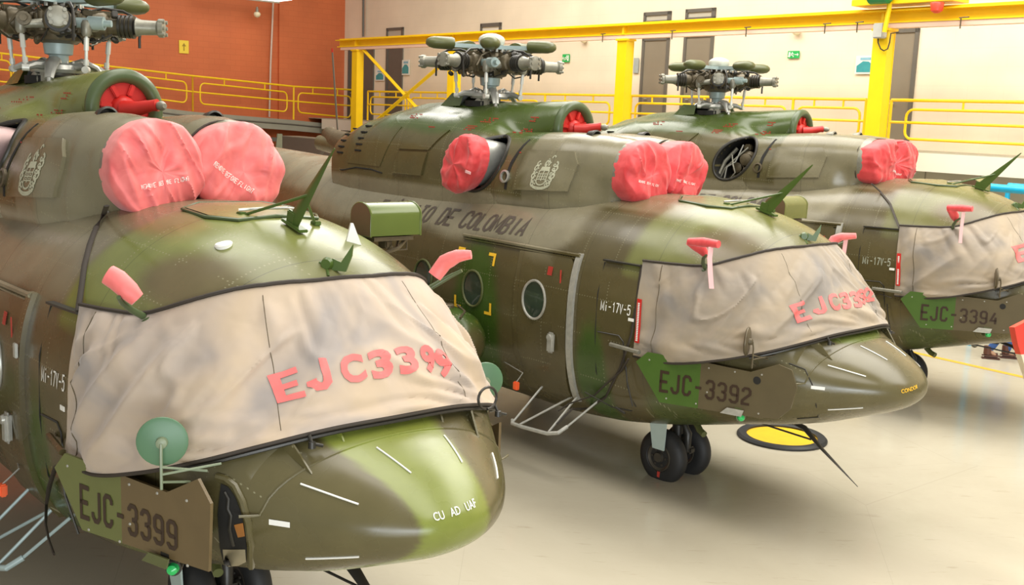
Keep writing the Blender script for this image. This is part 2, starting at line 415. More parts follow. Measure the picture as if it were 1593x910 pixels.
GLY = {  # block stencil strokes on a 2 x 4 grid
 'E': [[(2, 4), (0, 4), (0, 0), (2, 0)], [(0, 2), (1.6, 2)]], 'J': [[(1.9, 4), (1.9, .5), (1.4, 0), (.6, 0), (0, .6), (0, 1.1)]], 'C': [[(2, 3), (2, 3.5), (1.5, 4), (.5, 4), (0, 3.5), (0, .5), (.5, 0), (1.5, 0), (2, .5), (2, 1)]],
 '-': [[(.1, 2), (1.9, 2)]], '3': [[(0, 3.2), (0, 3.5), (.5, 4), (1.5, 4), (2, 3.5), (2, 2.5), (1.5, 2.05), (.8, 2.05)], [(1.5, 2.05), (2, 1.6), (2, .5), (1.5, 0), (.5, 0), (0, .5), (0, .8)]],
 '9': [[(0, .7), (0, .5), (.5, 0), (1.5, 0), (2, .5), (2, 3.5), (1.5, 4), (.5, 4), (0, 3.5), (0, 2.3), (.5, 1.8), (2, 1.8)]], '2': [[(0, 3), (0, 3.5), (.5, 4), (1.5, 4), (2, 3.5), (2, 2.6), (0, .8), (0, 0), (2, 0)]],
 'F': [[(2, 4), (0, 4), (0, 0)], [(0, 2.1), (1.6, 2.1)]], 'G': [[(2, 3), (2, 3.5), (1.5, 4), (.5, 4), (0, 3.5), (0, .5), (.5, 0), (1.5, 0), (2, .5), (2, 1.8), (1.1, 1.8)]], 'H': [[(0, 0), (0, 4)], [(2, 0), (2, 4)], [(0, 2), (2, 2)]], 'M': [[(-.2, 0), (-.2, 4), (1, .9), (2.2, 4), (2.2, 0)]], 'i': [[(1, 0), (1, 2.6)], [(1, 3.4), (1, 4)]], '1': [[(.5, 3.1), (1.3, 4), (1.3, 0)]], '7': [[(0, 4), (2, 4), (.8, 0)]], 'V': [[(0, 4), (1, 0), (2, 4)]],
 '5': [[(2, 4), (.2, 4), (.1, 2.2), (.6, 2.5), (1.5, 2.5), (2, 2), (2, .5), (1.5, 0), (.5, 0), (0, .6)]], 'T': [[(0, 4), (2, 4)], [(1, 4), (1, 0)]], 'O': [[(1, 4), (.3, 3.7), (0, 3), (0, 1), (.3, .3), (1, 0), (1.7, .3), (2, 1), (2, 3), (1.7, 3.7), (1, 4)]],
 'D': [[(0, 2), (0, 4), (1.2, 4), (1.8, 3.4), (2, 2.6), (2, 1.4), (1.8, .6), (1.2, 0), (0, 0), (0, 2)]], 'L': [[(0, 4), (0, 0), (2, 0)]], 'B': [[(0, 0), (0, 4), (1.4, 4), (1.9, 3.5), (1.9, 2.6), (1.4, 2.1), (0, 2.1)], [(1.4, 2.1), (2, 1.6), (2, .5), (1.5, 0), (0, 0)]],
 'I': [[(1, 0), (1, 4)]], 'A': [[(0, 0), (1, 4), (2, 0)], [(.4, 1.3), (1.6, 1.3)]], 'R': [[(0, 0), (0, 4), (1.4, 4), (2, 3.5), (2, 2.6), (1.4, 2.1), (0, 2.1)], [(1.2, 2.1), (2, 0)]], ' ': [],
 'É': [[(2, 4), (0, 4), (0, 0), (2, 0)], [(0, 2), (1.6, 2)], [(.9, 4.5), (1.3, 5)]],
 '4': [[(1.3, 4), (0, 1.2), (2, 1.2)], [(1.6, 2.4), (1.6, 0)]]}
def block2d(s, tw=.5, gap=1.0, shear=0):
    vs = []; fs = []; X = 0
    for ch in s:
        for st in GLY[ch]:
            L_ = []; R_ = []
            for i, p in enumerate(st):
                P = Vector((p[0] * .8, p[1])); a = Vector((st[i - 1][0] * .8, st[i - 1][1])) if i else None; b = Vector((st[i + 1][0] * .8, st[i + 1][1])) if i < len(st) - 1 else None
                d1 = (P - a).normalized() if a else (b - P).normalized(); d2 = (b - P).normalized() if b else d1
                t = (d1 + d2).normalized(); nn = Vector((-t.y, t.x)); k = tw / 2 / max(.5, nn.dot(Vector((-d1.y, d1.x))))
                if not a: P = P - d2 * (tw / 2 if ch in 'E' else 0)
                if not b: P = P + d1 * (tw / 2 if ch in 'E' else 0)
                L_.append(P + nn * k); R_.append(P - nn * k)
            k0 = len(vs); n = len(L_)
            vs += [(q.x + X, q.y) for q in L_] + [(q.x + X, q.y) for q in R_]
            fs += [(k0 + i, k0 + n + i, k0 + n + i + 1, k0 + i + 1) for i in range(n - 1)]
        X += 1.6 + gap
    X -= gap
    return [((a + tw / 2 + shear * b) / (X + tw), (b + tw / 2) / (4 + tw)) for a, b in vs], fs
def bilin(c, a, b): # c: bl br tr tl
    return (c[0] * (1 - a) + c[1] * a) * (1 - b) + (c[3] * (1 - a) + c[2] * a) * b
def decal_mb(vf, corners, bvh, direction, off=.004, maxe=.05, back=2.0):
    """vf: (verts in 0..1, faces); corners: 3-D frame bl,br,tr,tl; carried along direction onto the surface"""
    vs, fs = vf; c = [Vector(p) for p in corners]; D = Vector(direction).normalized()
    bm = bmesh.new(); bv = [bm.verts.new(bilin(c, a, b)) for a, b in vs]
    for f in fs:
        try: bm.faces.new([bv[i] for i in f])
        except ValueError: pass
    bmesh.ops.triangulate(bm, faces=bm.faces[:])
    for _ in range(3):
        es = [e for e in bm.edges if e.calc_length() > maxe]
        if not es: break
        bmesh.ops.subdivide_edges(bm, edges=es, cuts=1); bmesh.ops.triangulate(bm, faces=[f for f in bm.faces if len(f.verts) > 3])
    dead = []
    for v in bm.verts:
        h = cast(bvh, v.co - D * back, D, off)
        if h is None: dead.append(v)
        else: v.co = h[0]
    bmesh.ops.delete(bm, geom=dead, context='VERTS')
    bm.normal_update(); bm.verts.index_update(); m = MB(); m.add([v.co.copy() for v in bm.verts], [tuple(q.index for q in f.verts) for f in bm.faces]); bm.free()
    return m
def poly_grid(poly, nx=14, nz=14):
    """fill a convex-ish polygon (0..1 coords) as a fan with inner rings"""
    c = (sum(p[0] for p in poly) / len(poly), sum(p[1] for p in poly) / len(poly)); P = []
    for i, p in enumerate(poly):
        q = poly[(i + 1) % len(poly)]
        for t in range(4): P.append((p[0] + (q[0] - p[0]) * t / 4, p[1] + (q[1] - p[1]) * t / 4))
    R_ = 5; n = len(P); vs = [c]; fs = []
    for r in range(1, R_ + 1): vs += [(c[0] + (p[0] - c[0]) * r / R_, c[1] + (p[1] - c[1]) * r / R_) for p in P]
    for k in range(n): fs.append((0, 1 + k, 1 + (k + 1) % n))
    for r in range(R_ - 1):
        for k in range(n): fs.append((1 + r * n + k, 1 + (r + 1) * n + k, 1 + (r + 1) * n + (k + 1) % n, 1 + r * n + (k + 1) % n))
    return vs, fs, n, R_
def plate_mb(poly, bvh, direction=(0, 1, 0), y0=-3, th=.012, extra=0.0):
    """raised skin panel: poly in aircraft (x,z), carried onto the flank"""
    vs, fs, n, R_ = poly_grid(poly); m = MB(); top = []; bot = []
    for a, b in vs:
        h = cast(bvh, (a, y0, b), direction, 0) or (Vector((a, -.9, b)), Vector((0, -1, 0)))
        top.append(h[0] + h[1] * (th + extra)); bot.append(h[0] - h[1] * .006)
    k = len(top); o = 1 + (R_ - 1) * n
    rim = [(o + i, o + (i + 1) % n, k + o + (i + 1) % n, k + o + i) for i in range(n)]
    return m.add(top + bot, fs + rim)
def strip_mb(zs, xf, wd, th, side=-1, off=0.0):
    """band that follows the body side; xf(z) is its centre"""
    m = MB(); vs = []
    for z in zs:
        x = xf(z)
        for dx in (-wd / 2, wd / 2):
            y = ysurf(x + dx, z) + off
            vs += [(x + dx, side * (y - .01), z), (x + dx, side * (y + th), z)]
    fs = []
    for i in range(len(zs) - 1):
        a = i * 4; b = a + 4
        fs += [(a + 1, b + 1, b + 3, a + 3), (a, b, b + 1, a + 1), (a + 3, b + 3, b + 2, a + 2)]
    fs += [(0, 1, 3, 2), tuple(len(vs) - 4 + q for q in (0, 2, 3, 1))]
    return m.add(vs, fs)

# ------------------------------------------------------------------ poses
POSE = {1: (-4.19211, 9.92834, -.84891, .00091, -.01122, -.00243), 2: (-.40857, 13.85849, -.82110, -.02002, .00920, .00117), 3: (3.19063, 17.50792, -.74250, .01896, -.01014, -.00208)}
def pose_m(h):
    x, y, a, z, pt, rl = POSE[h]; return Matrix.Translation((x, y, z)) @ Euler((rl, pt, a)).to_matrix().to_4x4()
PM = {h: pose_m(h) for h in POSE}; PI = {h: PM[h].inverted() for h in POSE}
def loc(h, u, v, ax, val):
    """point of aircraft h seen at a pixel, on the plane ax = val of the aircraft"""
    o = PI[h] @ CAM; d = (PI[h].to_3x3() @ ray(u, v)); i = 'xyz'.index(ax)
    return o + d * ((val - o[i]) / d[i])
def on_body(h, u, v, off=0.0, bvh=None):
    o = PI[h] @ CAM; d = (PI[h].to_3x3() @ ray(u, v)); r = cast(bvh or BODY, o, d, off)
    return r[0] if r else loc(h, u, v, 'y', -1.2)

# ================================================================== THE HANGAR
A = .87898; DW = Vector((-cos(A), sin(A), 0)); NW = Vector((sin(A), cos(A), 0))   # along the cream wall / away from the camera
P0 = at_z(1430, 236, 3.38)                                                       # walkway edge
def on_wall(u, v, off):
    d = ray(u, v); k = ((P0 + NW * off) - CAM).dot(NW) / d.dot(NW); return CAM + d * k
def wc(p): q = p - P0; return q.dot(DW), p.z                                     # wall coordinates s, z
def wp(s, z, off): return P0 + DW * s + NW * off + Vector((0, 0, z - P0.z))
WALK = 1.6
S_CORNER = wc(on_wall(533, 120, WALK))[0]
def struct(name, mb, m, ang=30):
    o = part(name, mb, m, None, key=False, ang=ang); tag(o, kind='structure'); return o
def wallbox(s0, s1, z0, z1, o0, o1, mb=None):
    mb = mb or MB(); ps = [wp(s, z, o) for s in (s0, s1) for o in (o0, o1) for z in (z0, z1)]
    return mb.add(ps, [(0, 1, 3, 2), (4, 6, 7, 5), (0, 4, 5, 1), (2, 3, 7, 6), (0, 2, 6, 4), (1, 5, 7, 3)])

def floor_mat():
    m, nt, b = base_mat('polished_floor'); L = nt.links.new
    tc = N(nt, 'ShaderNodeTexCoord')
    a = N(nt, 'ShaderNodeTexNoise', ins={'Scale': .35, 'Detail': 8, 'Roughness': .65, 'Distortion': .5}); L(tc.outputs['Object'], a.inputs['Vector'])
    r = N(nt, 'ShaderNodeValToRGB'); e = r.color_ramp.elements; e[0].position = .3; e[0].color = (.455, .41, .31, 1); e[1].position = .7; e[1].color = (.54, .495, .39, 1); L(a.outputs['Fac'], r.inputs[0])
    mp = N(nt, 'ShaderNodeMapping'); mp.inputs['Scale'].default_value = (1.1, 7, 1); mp.inputs['Rotation'].default_value = (0, 0, .8); L(tc.outputs['Object'], mp.inputs[0])
    s = N(nt, 'ShaderNodeTexNoise', ins={'Scale': 1.6, 'Detail': 6, 'Roughness': .7}); L(mp.outputs[0], s.inputs['Vector'])
    s2 = N(nt, 'ShaderNodeValToRGB'); e = s2.color_ramp.elements; e[0].position = .60; e[0].color = (1, 1, 1, 1); e[1].position = .80; e[1].color = (.66, .62, .55, 1); L(s.outputs['Fac'], s2.inputs[0])
    mx = N(nt, 'ShaderNodeMix', data_type='RGBA', blend_type='MULTIPLY'); mx.inputs[0].default_value = 1; L(r.outputs[0], mx.inputs[6]); L(s2.outputs[0], mx.inputs[7])
    v = N(nt, 'ShaderNodeTexVoronoi', feature='DISTANCE_TO_EDGE', ins={'Scale': .23, 'Randomness': .9}); L(tc.outputs['Object'], v.inputs['Vector'])
    v2 = N(nt, 'ShaderNodeMath', op='LESS_THAN'); v2.inputs[1].default_value = .0008; L(v.outputs['Distance'], v2.inputs[0])
    mx2 = N(nt, 'ShaderNodeMix', data_type='RGBA'); v3 = N(nt, 'ShaderNodeMath', op='MULTIPLY'); v3.inputs[1].default_value = .10; L(v2.outputs[0], v3.inputs[0]); L(v3.outputs[0], mx2.inputs[0]); L(mx.outputs[2], mx2.inputs[6]); mx2.inputs[7].default_value = (.12, .10, .07, 1)
    L(mx2.outputs[2], b.inputs['Base Color'])
    rr = N(nt, 'ShaderNodeMapRange', ins={1: .3, 2: .7, 3: .11, 4: .20}); L(s.outputs['Fac'], rr.inputs[0]); L(rr.outputs[0], b.inputs['Roughness'])
    b.inputs['Specular IOR Level'].default_value = .45
    return m
def block_mat(name, c1, c2, mortar, bw, bh, axis_rot, msz=.012):
    m, nt, b = base_mat(name); L = nt.links.new
    g = N(nt, 'ShaderNodeTexCoord'); mp = N(nt, 'ShaderNodeMapping'); mp.inputs['Rotation'].default_value = (0, 0, axis_rot); L(g.outputs['Object'], mp.inputs[0])
    sx = N(nt, 'ShaderNodeSeparateXYZ'); L(mp.outputs[0], sx.inputs[0]); cx = N(nt, 'ShaderNodeCombineXYZ'); L(sx.outputs[0], cx.inputs[0]); L(sx.outputs[2], cx.inputs[1])
    k = N(nt, 'ShaderNodeTexBrick', ins={'Scale': 1, 'Mortar Size': msz, 'Brick Width': bw, 'Row Height': bh, 'Mortar Smooth': .3}); L(cx.outputs[0], k.inputs['Vector'])
    k.inputs['Color1'].default_value = (*c1, 1); k.inputs['Color2'].default_value = (*c2, 1); k.inputs['Mortar'].default_value = (*mortar, 1)
    n = N(nt, 'ShaderNodeTexNoise', ins={'Scale': .8, 'Detail': 5}); L(g.outputs['Object'], n.inputs['Vector'])
    mr = N(nt, 'ShaderNodeMapRange', ins={1: .3, 2: .7, 3: .93, 4: 1.06}); L(n.outputs['Fac'], mr.inputs[0])
    sc = N(nt, 'ShaderNodeVectorMath', op='SCALE'); L(k.outputs['Color'], sc.inputs[0]); L(mr.outputs[0], sc.inputs[3]); L(sc.outputs[0], b.inputs['Base Color'])
    b.inputs['Roughness'].default_value = .6; return m
struct('floor', MB().add([(-60, -30, 0), (60, -30, 0), (60, 75, 0), (-60, 75, 0)], [(0, 1, 2, 3)]), floor_mat())
ROTW = -atan2(DW.y, DW.x)
CREAM = block_mat('cream_block_wall', (.84, .73, .56), (.84, .73, .56), (.80, .69, .52), .8, .4, ROTW, .006)
ORANGE = block_mat('orange_block_wall', (.60, .150, .050), (.62, .160, .053), (.56, .138, .045), .42, .2, ROTW + pi / 2, .010)
TILE = block_mat('grey_panel_wall', (.40, .38, .31), (.43, .41, .33), (.20, .19, .15), 1.3, 1.9, ROTW, .02)
SLABW = mat('white_slab_edge', (.78, .74, .62), .5, var=.05, scale=2)
PANEG = mat('frosted_transom_pane', (.50, .47, .38), .3, var=.04)
SLABT = mat('dusty_slab_top', (.42, .38, .28), .7, var=.1)
GREYD = mat('grey_door_paint', (.235, .20, .145), .45, var=.1, scale=2)
GREYF = mat('dark_grey_door_frame', (.13, .12, .10), .45, var=.08)
GREYB = mat('grey_steel_beam', (.30, .29, .23), .5, var=.1, scale=3)
PINKW = mat('pinkish_rail_cover', (.80, .55, .42), .5, var=.04)
OPEND = mat('opening_shadow_green', (.05, .055, .04), .5)
struct('wall_back', wallbox(-30, S_CORNER, 3.0, 14, WALK, WALK + .3), CREAM)
struct('wall_lower', wallbox(-30, S_CORNER + 14, -.02, 3.0, WALK + .4, WALK + .7), TILE)
struct('trim_1', wallbox(-30, S_CORNER + .2, 3.36, 3.385, 0.02, WALK), SLABT)
struct('trim_2', wallbox(-30, S_CORNER - 1.2, 2.98, 3.36, 0, WALK + .3), SLABW)
# orange wall: perpendicular, from the corner towards the left
C0 = wp(S_CORNER, 0, WALK)
def obox(t0, t1, z0, z1, o0, o1, mb=None):
    """t runs from the corner to the left (towards the camera), o = behind (+) / in front (-) of the orange wall"""
    mb = mb or MB(); ps = [C0 - NW * t + DW * o + Vector((0, 0, z)) for t in (t0, t1) for o in (o0, o1) for z in (z0, z1)]
    return mb.add(ps, [(0, 1, 3, 2), (4, 6, 7, 5), (0, 4, 5, 1), (2, 3, 7, 6), (0, 2, 6, 4), (1, 5, 7, 3)])
struct('wall_left', obox(-.3, 45, -.02, 14, .0, .3), ORANGE)
struct('trim_3', obox(-.3, 0.0, 3, 14, -.05, .02), CREAM)
def on_orange(u, v, off=0):
    d = ray(u, v); p = C0 + DW * off; return CAM + d * ((p - CAM).dot(DW) / d.dot(DW))
def ocoord(p): q = p - C0; return -q.dot(NW), p.z
# pilaster edge on the orange wall
t_, _ = ocoord(on_orange(432, 100))
struct('trim_4', obox(0, t_, 3.2, 14, -.12, .0), ORANGE)

# doors of the walkway, measured on the cream wall
di = 1
def door(uL, vT, uR, vTR, m=GREYD, fr=GREYF, transom=None, depth=.0):
    global di
    a = wc(on_wall(uL, vT, WALK)); b = wc(on_wall(uR, vTR, WALK)); s0, s1 = sorted((a[0], b[0])); zt = (a[1] + b[1]) / 2
    f = MB(); t = .09
    for q in ((s0, s0 + t, 3.385, zt), (s1 - t, s1, 3.385, zt), (s0, s1, zt - t, zt)): wallbox(*q, WALK - .05, WALK + .05, f)
    fo = part('door_%d' % di, f, fr, None, key=False); tag(fo, kind='structure')
    part('door_leaf', wallbox(s0 + t, s1 - t, 3.385, zt - t, WALK - .02, WALK + .03), m, fo, key=False)
    h = wp(s1 - t - .12, 4.4, WALK - .06); part('door_handle', MB().tube([h, h + DW * -.1], .015, 8).tube([h, h + NW * .06], .012, 8), STEEL, fo, key=False)
    if transom:
        zb, zt2 = wc(on_wall(uL, transom[1], WALK))[1], wc(on_wall(uL, transom[0], WALK))[1]
        w_ = MB()
        for q in ((s0, s0 + .12, zb, zt2), (s1 - .08, s1, zb, zt2), (s0, s1, zt2 - .09, zt2), (s0, s1, zb, zb + .05)): wallbox(*q, WALK - .05, WALK + .05, w_)
        wo = part('window_%d' % di, w_, fr, None, key=False); tag(wo, kind='structure')
        part('pane', wallbox(s0 + .12, s1 - .08, zb + .05, zt2 - .09, WALK - .01, WALK + .02), PANEG, wo, key=False)
    di += 1
door(1001, 60, 1043, 56, transom=(20, 36))
door(1066, 54, 1112, 51, transom=(15, 31))
door(1384, 46, 1432, 43)
door(602, 72, 628, 70, transom=(44, 60), m=GREYF)
door(543, 74, 583, 72, m=GREYF)
a = wc(on_wall(749, 37, WALK)); b = wc(on_wall(781, 35, WALK)); s0, s1 = sorted((a[0], b[0])); w_ = MB(); z0, z1 = a[1] - .75, a[1]
for q in ((s0, s0 + .1, z0, z1), (s1 - .08, s1, z0, z1), (s0, s1, z1 - .12, z1), (s0, s1, z0, z0 + .05)): wallbox(*q, WALK - .05, WALK + .05, w_)
wo = struct('window_6', w_, GREYF); part('pane', wallbox(s0 + .1, s1 - .08, z0 + .05, z1 - .12, WALK - .01, WALK + .02), SLABW, wo, key=False)

# gantry crane in front of the walkway --------------------------------
OFFC = -.55
crane = empty('gantry_crane', wp(wc(on_wall(970, 130, OFFC))[0], 0, OFFC)); tag(crane, 'long yellow gantry crane frame standing before the raised walkway', 'crane')
def cpart(name, mb, m, label=None, parent=None):
    b = mb; inv = Matrix.Translation(-crane.location); q = MB(); q.v = [inv @ v for v in b.v]; q.f = b.f
    o = part(name, q, m, parent or crane, key=False); tag(o, label); return o
colS = [wc(on_wall(u, 130, OFFC))[0] for u in (556, 706, 970, 1369)]
zbeam_b = wc(on_wall(1378, 37, OFFC))[1]; zbeam_t = wc(on_wall(1378, 15.5, OFFC - .2))[1]
for i, s in enumerate(colS):
    m = MB(); wallbox(s - .17, s + .17, 0, zbeam_b - .12, OFFC - .14, OFFC - .12, m); wallbox(s - .17, s + .17, 0, zbeam_b - .12, OFFC + .12, OFFC + .14, m); wallbox(s - .16, s + .16, 0, zbeam_b - .12, OFFC - .125, OFFC + .125, m)
    wallbox(s - .22, s + .22, 0, .02, OFFC - .2, OFFC + .2, m); wallbox(s - .20, s + .20, zbeam_b - .15, zbeam_b - .1, OFFC - .18, OFFC + .18, m)
    cpart('column', m, YEL)
sA = wc(on_wall(529, 70, OFFC))[0]
m = MB(); wallbox(-14, sA, zbeam_t - .03, zbeam_t, OFFC - .20, OFFC + .20, m); wallbox(-14, sA, zbeam_b, zbeam_b + .03, OFFC - .12, OFFC + .14, m); wallbox(-14, sA, zbeam_b, zbeam_t, OFFC - .02, OFFC + .02, m)
for s in colS: wallbox(s - .03, s + .03, zbeam_b, zbeam_t, OFFC - .13, OFFC + .13, m)
wallbox(-14, sA, zbeam_t, zbeam_t + .05, OFFC - .03, OFFC + .03, m)
cpart('runway_beam', m, YEL)
m = MB(); wallbox(-14, sA - .2, zbeam_b - .10, zbeam_b, OFFC - .10, OFFC + .10, m); cpart('conductor_rail', m, PINKW, 'pinkish strip under the yellow beam')
for u in (1053, 1168, 945, 1290, 1340, 700, 1500):
    s = wc(on_wall(u, 45, OFFC))[0]; p = wp(s, zbeam_b + .03, OFFC - .16); d = Vector((0, 0, 1))
    cpart('rail_bracket', MB().tube([p - d * .2, p, p - NW * .06, p - NW * .12 - DW * .22], .014, 6), BRONZE)
def brace(u0, v0, u1, v1, o, r=.07):
    a = on_wall(u0, v0, o); b = on_wall(u1, v1, o); return MB().tube([a, b], r, 4)
cpart('brace', brace(566, 78, 652, 172, OFFC - .02), YEL); cpart('brace', brace(562, 208, 706, 84, OFFC - .12), YEL); cpart('brace', brace(560, 217, 720, 222, OFFC - .02), YEL)
# guy wire
cpart('guy_wire', MB().tube([on_wall(575, 205, OFFC), on_wall(600, 222, OFFC)], .012, 5), ALU)

# hoist trolley at the top right
hs = wc(on_wall(1385, 12, OFFC))[0]; hp = wp(hs, zbeam_t + .05, OFFC)
hoist = empty('hoist_trolley', hp); tag(hoist, 'yellow hoist trolley with green motor riding on top of the gantry beam', 'hoist')
def hpart(name, mb, m, label=None):
    q = MB(); q.v = [v - hp for v in mb.v]; q.f = mb.f; o = part(name, q, m, hoist, key=False); tag(o, label)
s1_, s2_ = wc(on_wall(1340, 6, OFFC))[0], wc(on_wall(1495, 2, OFFC))[0]
m = MB(); wallbox(s2_, s1_, zbeam_t + .1, zbeam_t + .22, OFFC - .35, OFFC + .3, m); wallbox(s2_ + .2, s1_ - .1, zbeam_t + .22, zbeam_t + .5, OFFC - .28, OFFC + .2, m); hpart('trolley_frame', m, YEL)
a = on_wall(1352, -6, OFFC - .5); hpart('motor', MB().lathe(a, DW * -1, [(0, .12), (.05, .17), (.45, .17), (.5, .12)], 20), mat('motor_green', (.0, .22, .06), .4), 'green electric motor')
a = on_wall(1458, 8, OFFC - .4); hpart('warning_lamp', MB().lathe(a + Vector((0, 0, .05)), (0, 0, -1), [(0, .12), (.02, .13), (.16, .11), (.2, .05)], 16), mat('lamp_red', (.75, .06, .03), .35), 'red lamp housing')
a = on_wall(1383, 14, OFFC - .35); b = on_wall(1376, 50, OFFC - .35); hpart('pendant_arm', MB().tube([a + Vector((0, 0, .5)), a, b], .05, 8), YEL)
# cable loop and junction box on the right column
pj = [on_wall(u, v, OFFC - .2) for u, v in ((1366, 52), (1366, 66), (1370, 76), (1375, 79), (1381, 76), (1384, 66), (1386, 52), (1398, 50))]
cab = part('power_cable', MB().tube(pj, .014, 6), DARKM, None, key=False); tag(cab, 'black power cable looped on the rightmost yellow column', 'cable')
pb = on_wall(1369, 48, OFFC - .22); jb = part('junction_box', MB().box(pb, (.24, .18, .3), (0, 0, -A), .02), mat('box_grey', (.5, .5, .45), .4), None, key=False); tag(jb, 'small pale junction box at the head of the rightmost yellow column', 'junction box')

# guard rails ------------------------------------------------------
def rail(name, fn, stations, label, group, posts=True, r=.034, ztop=4.43, zb_=3.40, loops=None):
    """fn(s,z) -> point"""
    o = empty(name, fn((stations[0] + stations[-1]) / 2, zb_)); tag(o, label, 'railing', 'yellow guard railings of the walkway')
    def rp(nm, mb): q = MB(); q.v = [v - o.location for v in mb.v]; q.f = mb.f; part(nm, q, YEL, o, key=False)
    rp('top_rail', MB().tube([fn(s, ztop) for s in (stations[0], *stations[1:-1], stations[-1])], r, 8))
    rp('middle_rail', MB().tube([fn(s, ztop - .46) for s in (stations[0], *stations[1:-1], stations[-1])], r * .85, 8))
    for s in stations: rp('post', MB().tube([fn(s, zb_), fn(s, ztop)], r, 8))
    for a, b in zip(stations[:-1], stations[1:]):
        L_ = b - a; x0, x1 = a + L_ * .07, b - L_ * .07; R_ = min(.16, (x1 - x0) * .3); zt, zl = ztop - .19, ztop - .80
        pts = []
        for cx, cz, a0 in ((x1 - R_, zt - R_, 90), (x1 - R_, zl + R_, 0), (x0 + R_, zl + R_, -90), (x0 + R_, zt - R_, -180)):
            for k in range(5):
                an = radians(a0 - k * 22.5); pts.append(fn(cx + R_ * cos(an), cz + R_ * sin(an)))
        rp('loop_rail', MB().tube(pts, r * .85, 8, closed=True))
        for t in (.3, .7): rp('spacer', MB().tube([fn(a + L_ * t, zt), fn(a + L_ * t, ztop)], r * .7, 6))
    return o
fb = lambda s, z: wp(s, z, .02)
c4 = wc(on_wall(1369, 130, 0))[0]; c3 = wc(on_wall(970, 130, 0))[0]; c2 = wc(on_wall(706, 130, 0))[0]; c1 = wc(on_wall(572, 130, 0))[0]
rail('guard_railing', fb, [-8, -4.6, c4 - .3], 'yellow guard railing right of the rightmost gantry column', None)
rail('guard_railing', fb, [c4 + .3, c4 + 2.2, (c3 + c4) / 2 + 1, c3 - .3], 'yellow guard railing before the three grey doors at centre right', None)
rail('guard_railing', fb, [c3 + .3, c3 + 3.2, c2 - .2], 'yellow guard railing behind the nearest helicopter rotor heads, left of the central column', None)
rail('guard_railing', fb, [c2 + .2, (c1 + c2) / 2, c1], 'short yellow guard railing behind the crossed braces', None)
# orange side: follows the rail seen in the photograph
RO = -.75
def orail(u, vt, vb): return on_orange(u, vt, RO), on_orange(u, vb, RO)
KT = [(-40, 78, 136), (20, 85, 141), (156, 101.5, 155), (299.5, 118, 173), (457, 134.5, 186), (553, 140, 196)]
TK = [(ocoord(on_orange(u, vt, RO))[0], on_orange(u, vt, RO).z, on_orange(u, vb, RO).z) for u, vt, vb in KT]
def fo_(t, z):
    # z given for a 4.43 top / 3.40 base railing; blended to the measured slope
    zt, zb_ = interp([(a, b, c) for a, b, c in sorted(TK)], t); k = (z - 3.40) / 1.03
    return C0 - NW * t + DW * RO + Vector((0, 0, zb_ + (zt - zb_) * k))
TS = [q[0] for q in TK]
rail('guard_railing', fo_, [TS[5], TS[4], TS[3]], 'yellow guard railing before the orange wall, ending at the corner column', None)
rail('guard_railing', fo_, [TS[3], TS[2], TS[1], TS[0]], 'yellow guard railing before the orange wall at far left behind the rotor head', None)
# grey walkway beam on the orange side
m = MB(); ps = []
for t, a, b in sorted(TK)[:]:
    base = C0 - NW * t
    for z in (b - .02, b - .42):
        for o in (RO - .06, 0): ps.append(base + DW * o + Vector((0, 0, z)))
n = len(TK); fs = []
for i in range(n - 1):
    k = i * 4; fs += [(k, k + 1, k + 5, k + 4), (k, k + 4, k + 6, k + 2), (k + 2, k + 6, k + 7, k + 3), (k + 1, k + 3, k + 7, k + 5)]
m.add(ps, fs); struct('trim_5', m, GREYB)
m = MB()
for i, (t, a, b) in enumerate(sorted(TK)[:-1]):
    p = C0 - NW * t + DW * (RO - .07); m.add([], [])
pts = [C0 - NW * t + DW * (RO - .07) + Vector((0, 0, b - .19)) for t, a, b in sorted(TK)]
struct('trim_6', MB().tube(pts, .03, 4), GREYF)
# slab soffit shadow zone structures under the left walkway
tl = ocoord(on_orange(330, 230))[0]
struct('trim_7', obox(0.3, tl + 6, 2.45, 2.6, -.7, -.6), GREYF)
for i, u in enumerate((435, 380)):
    a = on_orange(u, 208, RO + .05); b = on_orange(u, 262, RO + .05)
    m = MB().prism([(-.10, 0), (.10, 0), (.22, -1.25), (-.22, -1.25)], (a.x, a.y, a.z), NW * -1, (0, 0, 1), .06)
    m.prism([(-.22, -1.25), (.22, -1.25), (.22, -a.z + .0), (-.22, -a.z)], (a.x, a.y, a.z), NW * -1, (0, 0, 1), .06)
    o = part('walkway_bracket', m, mat('pale_olive_steel', (.34, .35, .24), .5), None, key=False); tag(o, ('pale tapered steel stanchion under the left walkway, nearer the corner', 'pale tapered steel stanchion under the left walkway, hidden by the near intake cover')[i], 'stanchion')

